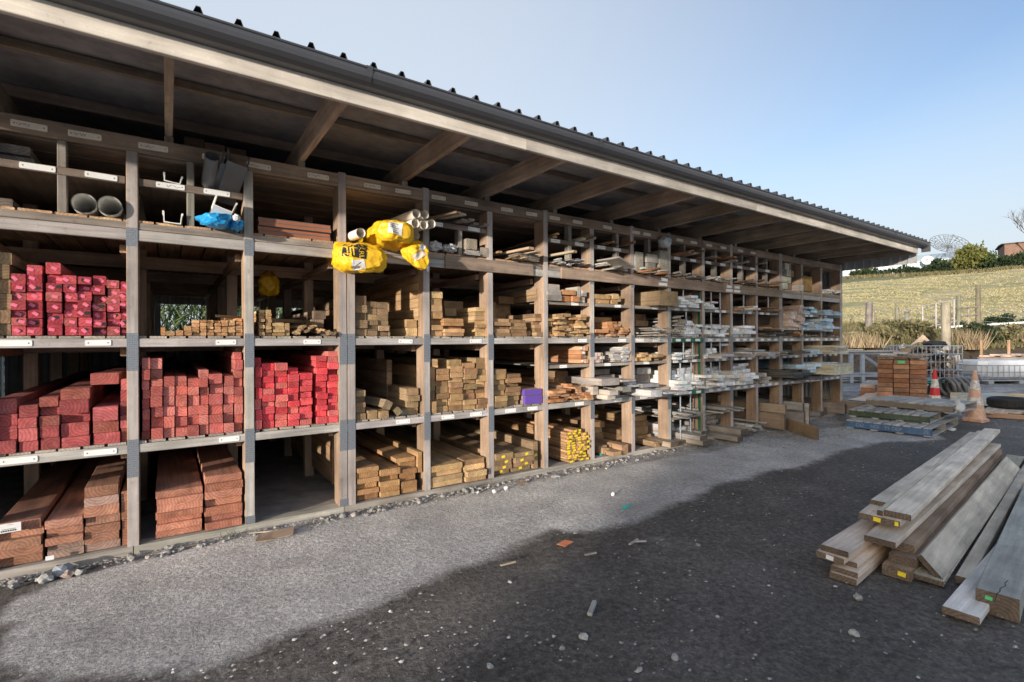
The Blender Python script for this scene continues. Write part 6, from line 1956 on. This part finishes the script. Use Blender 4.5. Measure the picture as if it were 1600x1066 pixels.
# slanting timber resting on the pale orange pile, and a tangle of tan battens
piece('sawn_batten', 'lower slanting batten lying across the pale orange pile', 'batten', (.40, .25, 1.815), R(-52), .05, 1.2, .02, (.52, .33, .18))
piece('sawn_batten', 'upper slanting batten lying across the pale orange pile', 'batten', (.36, .28, 1.84), R(-48), .05, 1.2, .02, (.55, .36, .20))
for k in range(16):
    x = .93 + .024 * k + U(-.01, .01)
    o = piece('sawn_batten', 'tan batten in the tumbled heap left of the double post', 'batten', (x, -.04 - U(0, .06), 1.685 + .075 * math.sin(math.pi * min(1, k / 13)) * U(.2, 1)), U(-.12, .12), .042, 2.8, .021, random.choice(PAL['tan'] + PAL['brown_dull']), U(-.7, .7), group='tumbled tan battens')
piece('brown_timber', 'flat board on the shelf just left of the double post', 'timber', (1.24, -.03, 1.674), 0, .14, 3.0, .03, (.36, .31, .25))
for k in range(3):
    piece('brown_timber', ('lowest', 'middle', 'top')[k] + ' dark timber lying back behind the tumbled tan battens', 'timber', (1.26 + .02 * k, .55, 1.674 + .09 * k), 0, .12, 3.4, .085, (.27, .20, .14))
# tumbled timbers in the half empty bay
piece('brown_timber', 'weathered timber rolled onto its corner in the half empty bay', 'timber', (1.80, -.02, .94), R(8), .085, 3.2, .085, (.25, .185, .115), R(28))
piece('brown_timber', 'short weathered timber tumbled in front in the half empty bay', 'timber', (1.93, -.06, .878), R(-10), .065, 2.0, .065, (.26, .20, .12), R(-35))
piece('grey_timber', 'grey timber lying low beside the tumbled one in the half empty bay', 'timber', (2.0, .02, .856), R(3), .06, 3.0, .05, (.28, .25, .21))
for k in range(4):
    piece('brown_timber', ('lowest', 'second lowest', 'second highest', 'topmost')[k] + ' broad board in the stack far back in the half empty bay', 'timber', (2.05, .55, .854 + .14 * k), 0, .06, 4.0, .135, (.36, .25, .145))
piece('wide_plank', 'skewed red timber lying loose on the dusky red pile', 'timber', (-.40, .02, 1.30), R(-6), .17, 4.0, .085, (.36, .09, .075))
# printed card on the lowest left plank pile
cd = link('price_card', prism(.118, .002, .062, PAPER, 'price_card', .0004), None, (-.905, -.075, .315))
cd.rotation_euler = (0, R(-1), 0)
tag(cd, 'white printed card, upside down, on the left plank pile', 'card')
mb = MB()
x = -.042
for k in range(7):
    w_ = U(.007, .010)
    mb.box(x, x + w_, -.0012, -.0002, .008, .017)
    x += w_ + .0035
for k in range(9):
    mb.box(-.035 + .0075 * k, -.035 + .0075 * k + .005, -.0012, -.0002, .022, .0255)
mb.box(-.01, .022, -.0012, -.0002, .052, .0535)
mb.build('print', DARK, cd)
q = link('price_tag', tag_mesh(.045, .03, 'white'), None, (-.70, -.075, .088)); tag(q, 'white paper tag on the lowest plank of the second column', 'tag')
for (x, y, z, k_) in ((4.98, -.075, .085, 'teal'), (5.14, -.08, .14, 'green'), (4.73, -.075, .10, 'teal')):
    q = link('price_tag', tag_mesh(.035, .035, k_), None, (x, y, z)); tag(q, '%s tag on the %s brown beam end right of the yellow tagged bundle' % (k_, {4.98: 'middle', 5.14: 'right', 4.73: 'left'}[x]), 'tag')

# ---------------------------------------------------------------- stones, chips and litter
STONE = plain('grey_stone', None, .85, var=.3, scale=25, bump=.3)
def stone_mesh(seed):
    import bmesh
    bm = bmesh.new()
    bmesh.ops.create_icosphere(bm, subdivisions=2, radius=1)
    for v in bm.verts:
        n_ = mnoise.noise(v.co * 1.3 + Vector((seed * 3.1, 0, seed)))
        v.co *= 1 + .55 * n_ + .16 * mnoise.noise(v.co * 3.1 + Vector((0, seed, 2)))
        v.co.z *= .62
        v.co.y *= .8
    me = bpy.data.meshes.new('stone')
    bm.to_mesh(me)
    bm.free()
    me.materials.append(STONE)
    for p in me.polygons:
        p.use_smooth = seed == 0
    return me
SM = [stone_mesh(k) for k in range(8)]
def stone(x, y, r, lb, grp=None, col=None):
    r *= .78
    o = link('stone', random.choice(SM), None, (x, y, r * .12), tint(col or random.choice([(.30, .295, .29), (.26, .26, .265), (.34, .32, .30), (.29, .27, .25)]), .12))
    o.scale = (r, r, r)
    o.rotation_euler = (U(-.3, .3), U(-.3, .3), U(0, 6.3))
    return tag(o, lb, 'stone', grp)
stone(-.62, -.155, .085, 'largest blue grey stone by the sill at the left', None, (.27, .30, .33))
stone(-.70, -.24, .06, 'second largest pale stone by the sill at the left edge', None, (.42, .41, .39))
stone(-.58, -.235, .05, 'rounded pinkish stone before the largest blue grey one', None, (.33, .26, .22))
for k in range(150):
    x = -.9 + 7.2 * random.random() ** 1.25
    r = U(.01, .034) if random.random() < .8 else U(.03, .048)
    stone(x, -.09 - U(0, .16 + .012 * max(0, x)), r, 'grey stone lying in the line of stones along the sill', 'stones along the sill')
for (x, y, r, lb) in [(1.86, -2.84, .035, 'pale round stone on the damp ground, the farther of two in the middle foreground'), (1.70, -2.85, .022, 'smaller pale stone left of the pale round one'), (1.31, -2.76, .026, 'white stone near the bottom centre of the frame'),
                      (2.12, -3.24, .03, 'flat pale stone near the bottom edge right of centre'), (1.9, -3.2, .02, 'small pale stone near the bottom edge'), (1.88, -2.1, .018, 'little white stone just inside the damp ground'),
                      (3.43, -2.46, .025, 'grey stone on the damp ground left of the board pile'), (3.1, -3.67, .035, 'pale stone below the left end of the board pile'), (3.55, -3.52, .04, 'flat grey stone touching the lowest boards of the pile')]:
    stone(x, y, r, lb, None, (.38, .37, .36))
def chips(name, label, n, region, rmin, rmax, cols):
    mb = MB()
    for _ in range(n):
        x, y, ok = region()
        if not ok:
            continue
        r = rmin + (rmax - rmin) * random.random() ** 3
        a, b = U(0, 6.3), U(.5, .9)
        vs = []
        for i in range(5):
            t = a + 6.283 * i / 5 + U(-.3, .3)
            vs.append((x + r * math.cos(t), y + r * b * math.sin(t), U(-.1, .25) * r))
        vs.append((x + U(-.3, .3) * r, y, r * U(.35, .7)))
        mb.add(vs, [(i, (i + 1) % 5, 5) for i in range(5)], random.randrange(len(cols)))
    o = mb.build(name, [plain('chip_%s' % name, c, .85, var=.2, scale=30) for c in cols])
    return tag(o, label, 'gravel', kind='stuff')
def reg_damp():
    x, y = 16 * random.random() ** 1.5 - .6, U(-4.6, -.9)
    return x, y, dry_at(x, y) < .45 and mnoise.noise((x * 1.2, y * 1.2, 9)) > U(-.5, .5)
def reg_sill():
    x = -1 + 10 * random.random() ** 1.2
    return x, -.07 - (.05 + .02 * max(0, x)) * abs(random.gauss(0, 1)) - .02, True
def reg_dry():
    x, y = U(-.6, 9), U(-1.8, -.3)
    return x, y, dry_at(x, y) > .5
def reg_far():
    return U(7.5, 12.5), U(-1.2, .3), True
chips('stone_chips', 'pale stone chips scattered on the damp dark ground', 9000, reg_damp, .003, .017, [(.42, .41, .40), (.30, .29, .28), (.5, .49, .47), (.22, .21, .21)])
chips('sill_gravel', 'small gravel and crumbs along the sill of the shed', 5200, reg_sill, .004, .018, [(.30, .285, .27), (.24, .22, .205), (.34, .325, .31), (.28, .25, .225)])
chips('dry_grit', 'fine grit on the dry strip of ground before the shed', 2600, reg_dry, .002, .007, [(.36, .35, .34), (.24, .23, .22)])
chips('end_gravel', 'grey gravel by the far end of the shed', 2500, reg_far, .006, .026, [(.30, .29, .28), (.2, .19, .18), (.38, .37, .36)])

def flat(name, label, cat, mat, pts, loc, rz, lift=.012, fold=.0):
    mb = MB()
    n = len(pts)
    zs = [lift * (1 + .8 * mnoise.noise((p[0] * 9, p[1] * 9, loc[0]))) + fold * abs(p[0]) for p in pts]
    mb.add([(p[0], p[1], z) for p, z in zip(pts, zs)] + [(p[0], p[1], z - .003) for p, z in zip(pts, zs)],
           [tuple(range(n)), tuple(range(2 * n - 1, n - 1, -1))] + [(i, n + i, n + (i + 1) % n, (i + 1) % n) for i in range(n)])
    o = mb.build(name, mat, None, loc)
    o.rotation_euler.z = rz
    return tag(o, label, cat)
flat('cardboard_piece', 'torn piece of brown cardboard on the ground below the empty bay', 'cardboard', plain('fawn_card', (.40, .29, .21), .85, var=.12), [(-.165, -.09), (-.03, -.10), (-.015, -.08), (.12, -.085), (.165, .07), (.02, .085), (-.11, .075)], (.72, -.36, .012), .05, .02)
flat('orange_card', 'bright orange card lying at the edge of the damp ground', 'card', plain('orange_paper', (.75, .25, .12), .7, var=.1), [(-.06, -.04), (0, -.035), (.06, -.045), (.055, .03), (.0, .035), (-.055, .04)], (2.56, -1.87, .014), .35)
ts_ = MB()
pr = [(0, 0), (.03, .012), (.07, .006), (.11, .02), (.15, .03)]
for (a, b), (c, d) in zip(pr, pr[1:]):
    ts_.add([(a, b - .012, .012 + a * .1), (c, d - .012, .012 + c * .1), (c, d + .012, .03), (a, b + .012, .026)], [(0, 1, 2, 3)])
o = ts_.build('teal_strap', TAGM['teal'], None, (3.52, -1.58, .006)); tag(o, 'curled teal plastic strap on the dry ground', 'strap')
for x, y, s_, lb in [(2.84, -.40, .03, 'white scrap nearer the sill below the tan planks'), (3.02, -.36, .032, 'white crumpled scrap right of the other below the yellow tags'), (3.80, -1.19, .03, 'white scrap standing on the dry ground above the teal strap'), (2.70, -.30, .02, 'tiny white scrap by the sill stones')]:
    b_ = lump('paper_scrap', PAPER, (x, y, s_ * .6), (s_, s_ * .6, s_ * .8), x * 3, .3, None, 1.5, 1, True); tag(b_, lb, 'scrap')
flat('paper_scrap', 'flat white paper scrap below the yellow tagged bundle', 'paper', PAPER, [(-.06, -.02), (.05, -.035), (.06, .02), (-.02, .035)], (3.73, -.33, .014), -.2)
flat('wood_chip', 'tan wood flake on the dry ground below the yellow tagged boards', 'wood chip', CARD, [(-.07, -.03), (.06, -.035), (.05, .02), (-.05, .03)], (3.25, -.33, .014), .1)
for k, (x, y, ln, rz, col, lb) in enumerate([(4.50, -.40, .30, R(-62), (.6, .55, .48), 'long pale stick on the ground before the yellow tagged bundle'), (1.95, -1.88, .12, R(-95), (.42, .34, .24), 'short tan stick on the edge of the damp ground'), (2.02, -2.72, .15, R(-55), (.42, .39, .36), 'thick grey stick in the damp foreground'),
                                          (2.56, -2.10, .10, R(-100), (.45, .42, .38), 'thin pale twig left of the forked twig'), (2.98, -2.16, .14, R(-75), (.5, .46, .42), 'pale forked twig on the damp ground'), (3.05, -2.14, .10, R(-120), (.5, .46, .42), 'short prong beside the forked twig'),
                                          (.55, -.16, .28, R(-110), (.40, .35, .28), 'grey stick lying among the stones near the cardboard'), (-.1, -.2, .3, R(-85), (.38, .34, .29), 'thin stick along the sill stones at the left')]):
    piece('stick', lb, 'stick', (x, y, .008), rz, .018 if k != 2 else .028, ln, .010 if k != 2 else .02, col)
for (x, y, n) in ((.42, -.13, 30), (6.9, -.35, 24), (7.1, -.5, 16)):
    mb = MB(); blades(mb, (0, 0, 0), n, .09, .004, .08, .8)
    o = mb.build('weed_tuft', L_GREEN if x < 1 else L_TAN, None, (x, y, 0))
    tag(o, {.42: 'small green weed among the sill stones', 6.9: 'dry grass wisp on the gravel before the second green post', 7.1: 'second dry grass wisp nearer the yard before the green posts'}[x], 'weed')

# ---------------------------------------------------------------- unseen block added behind the viewer to cast shade on the yard
st_o = thing('yard_shade_block', 'plain grey block added unseen behind the viewer to shade the yard', 'building', (-20.4, -17.7, 0), R(25))
mb = MB(); mb.box(-4, 4, -4.6, 4.6, 0, 6.6); mb.build('wall', SHEET, st_o)
mb = MB()
vs = [(-4.3, -4.9, 6.61), (4.3, -4.9, 6.61), (4.3, 4.9, 6.61), (-4.3, 4.9, 6.61), (-4.3, 0, 7.9), (4.3, 0, 7.9)]
mb.add(vs, [(0, 1, 5, 4), (2, 3, 4, 5), (1, 2, 5), (3, 0, 4), (3, 2, 1, 0)]); mb.build('roof', ROOF, st_o)
for x in (-2.2, 1.6):
    mb = MB(); mb.box(x - .9, x + .9, 4.601, 4.66, 0, 2.6); mb.build('door', GREENP, st_o)

# long lengths stored farther back in the bays
for (name, label, pal, yf, cols) in [
    ('brown_timber', 'brown length|set back behind the low striped pile', 'brown', .5, [(2.70, 2.98, 1.672, 2.10, 5)]),
    ('brown_timber', 'brown length|set back behind the flat brown boards', 'brown', .6, [(3.30, 3.52, 1.672, 2.12, 4), (3.53, 3.78, 1.672, 2.2, 5)]),
    ('brown_timber', 'tan length|set back on the upper half shelf', 'tan', .5, [(4.15, 4.55, 2.113, 2.33, 3)]),
    ('brown_timber', 'tawny length|set back behind the small orange pile', 'tan', .35, [(4.93, 5.33, 1.672, 1.95, 4)]),
    ('brown_timber', 'dark brown length|set back behind the tangled grey strips', 'brown', .35, [(5.55, 5.82, 1.672, 1.9, 3), (5.83, 6.13, 1.672, 2.02, 4)]),
    ('grey_timber', 'grey length|set back behind the grey jumble', 'grey_warm', .3, [(4.72, 5.0, .852, 1.08, 3), (5.01, 5.34, .852, 1.2, 4)]),
    ('grey_timber', 'pale grey length|set back behind the grey fan', 'grey_cool', .3, [(5.5, 5.8, .852, 1.1, 4), (5.81, 6.13, .852, 1.2, 4)]),
    ('brown_timber', 'brown length|set back behind the splintery pile', 'brown', .4, [(4.1, 4.32, .852, 1.12, 3), (4.33, 4.56, .852, 1.2, 4)]),
    ('brown_timber', 'brown length|set back low before the green posts', 'brown_mix', .3, [(5.46, 5.78, .06, .3, 3), (5.79, 6.12, .06, .46, 4)]),
    ('brown_timber', 'brown length|set back right of the yellow tagged bundle', 'brown_mix', .5, [(4.72, 5.02, .06, .3, 3), (5.03, 5.34, .06, .42, 4)]),
    ('brown_timber', 'grey brown length|far back below the big dark beam', 'brown_dull', .3, [(5.5, 6.12, 2.113, 2.3, 3)]),
    ('grey_timber', 'pale grey length|low between the two green posts', 'grey_cool', .2, [(6.3, 6.62, .06, .3, 4), (6.64, 6.98, .06, .22, 3)]),
    ('grey_timber', 'grey length|low right of the second green post', 'grey_warm', .2, [(7.1, 7.42, .06, .26, 3), (7.44, 7.78, .06, .33, 4)]),
    ('white_moulding', 'white length|upper row past second green post', 'white', -.02, [(7.52, 7.72, 1.672, 1.86, 5)]),
    ('white_moulding', 'white length|upper half shelf of far middle bay', 'white', -.06, [(8.25, 8.52, 2.113, 2.2, 3)]),
    ('white_moulding', 'white length|tall rear pile between green posts', 'white', .12, [(6.32, 6.6, .852, 1.14, 6), (6.62, 6.96, .852, 1.17, 7)]),
    ('white_moulding', 'white length|tall rear pile past second green post', 'white', .12, [(7.12, 7.42, .852, 1.2, 7), (7.44, 7.76, .852, 1.15, 6)]),
    ('white_moulding', 'white length|tall rear pile in far middle bay', 'white', .12, [(7.9, 8.2, .852, 1.16, 6), (8.22, 8.54, .852, 1.2, 7)]),
    ('brown_timber', 'brown length|behind the greenish white ground heap', 'brown_dull', .4, [(7.9, 8.2, .06, .5, 4), (8.22, 8.55, .06, .62, 5)])]:
    stack(name, label, pal, 4.2, yf, .06, None, cols)
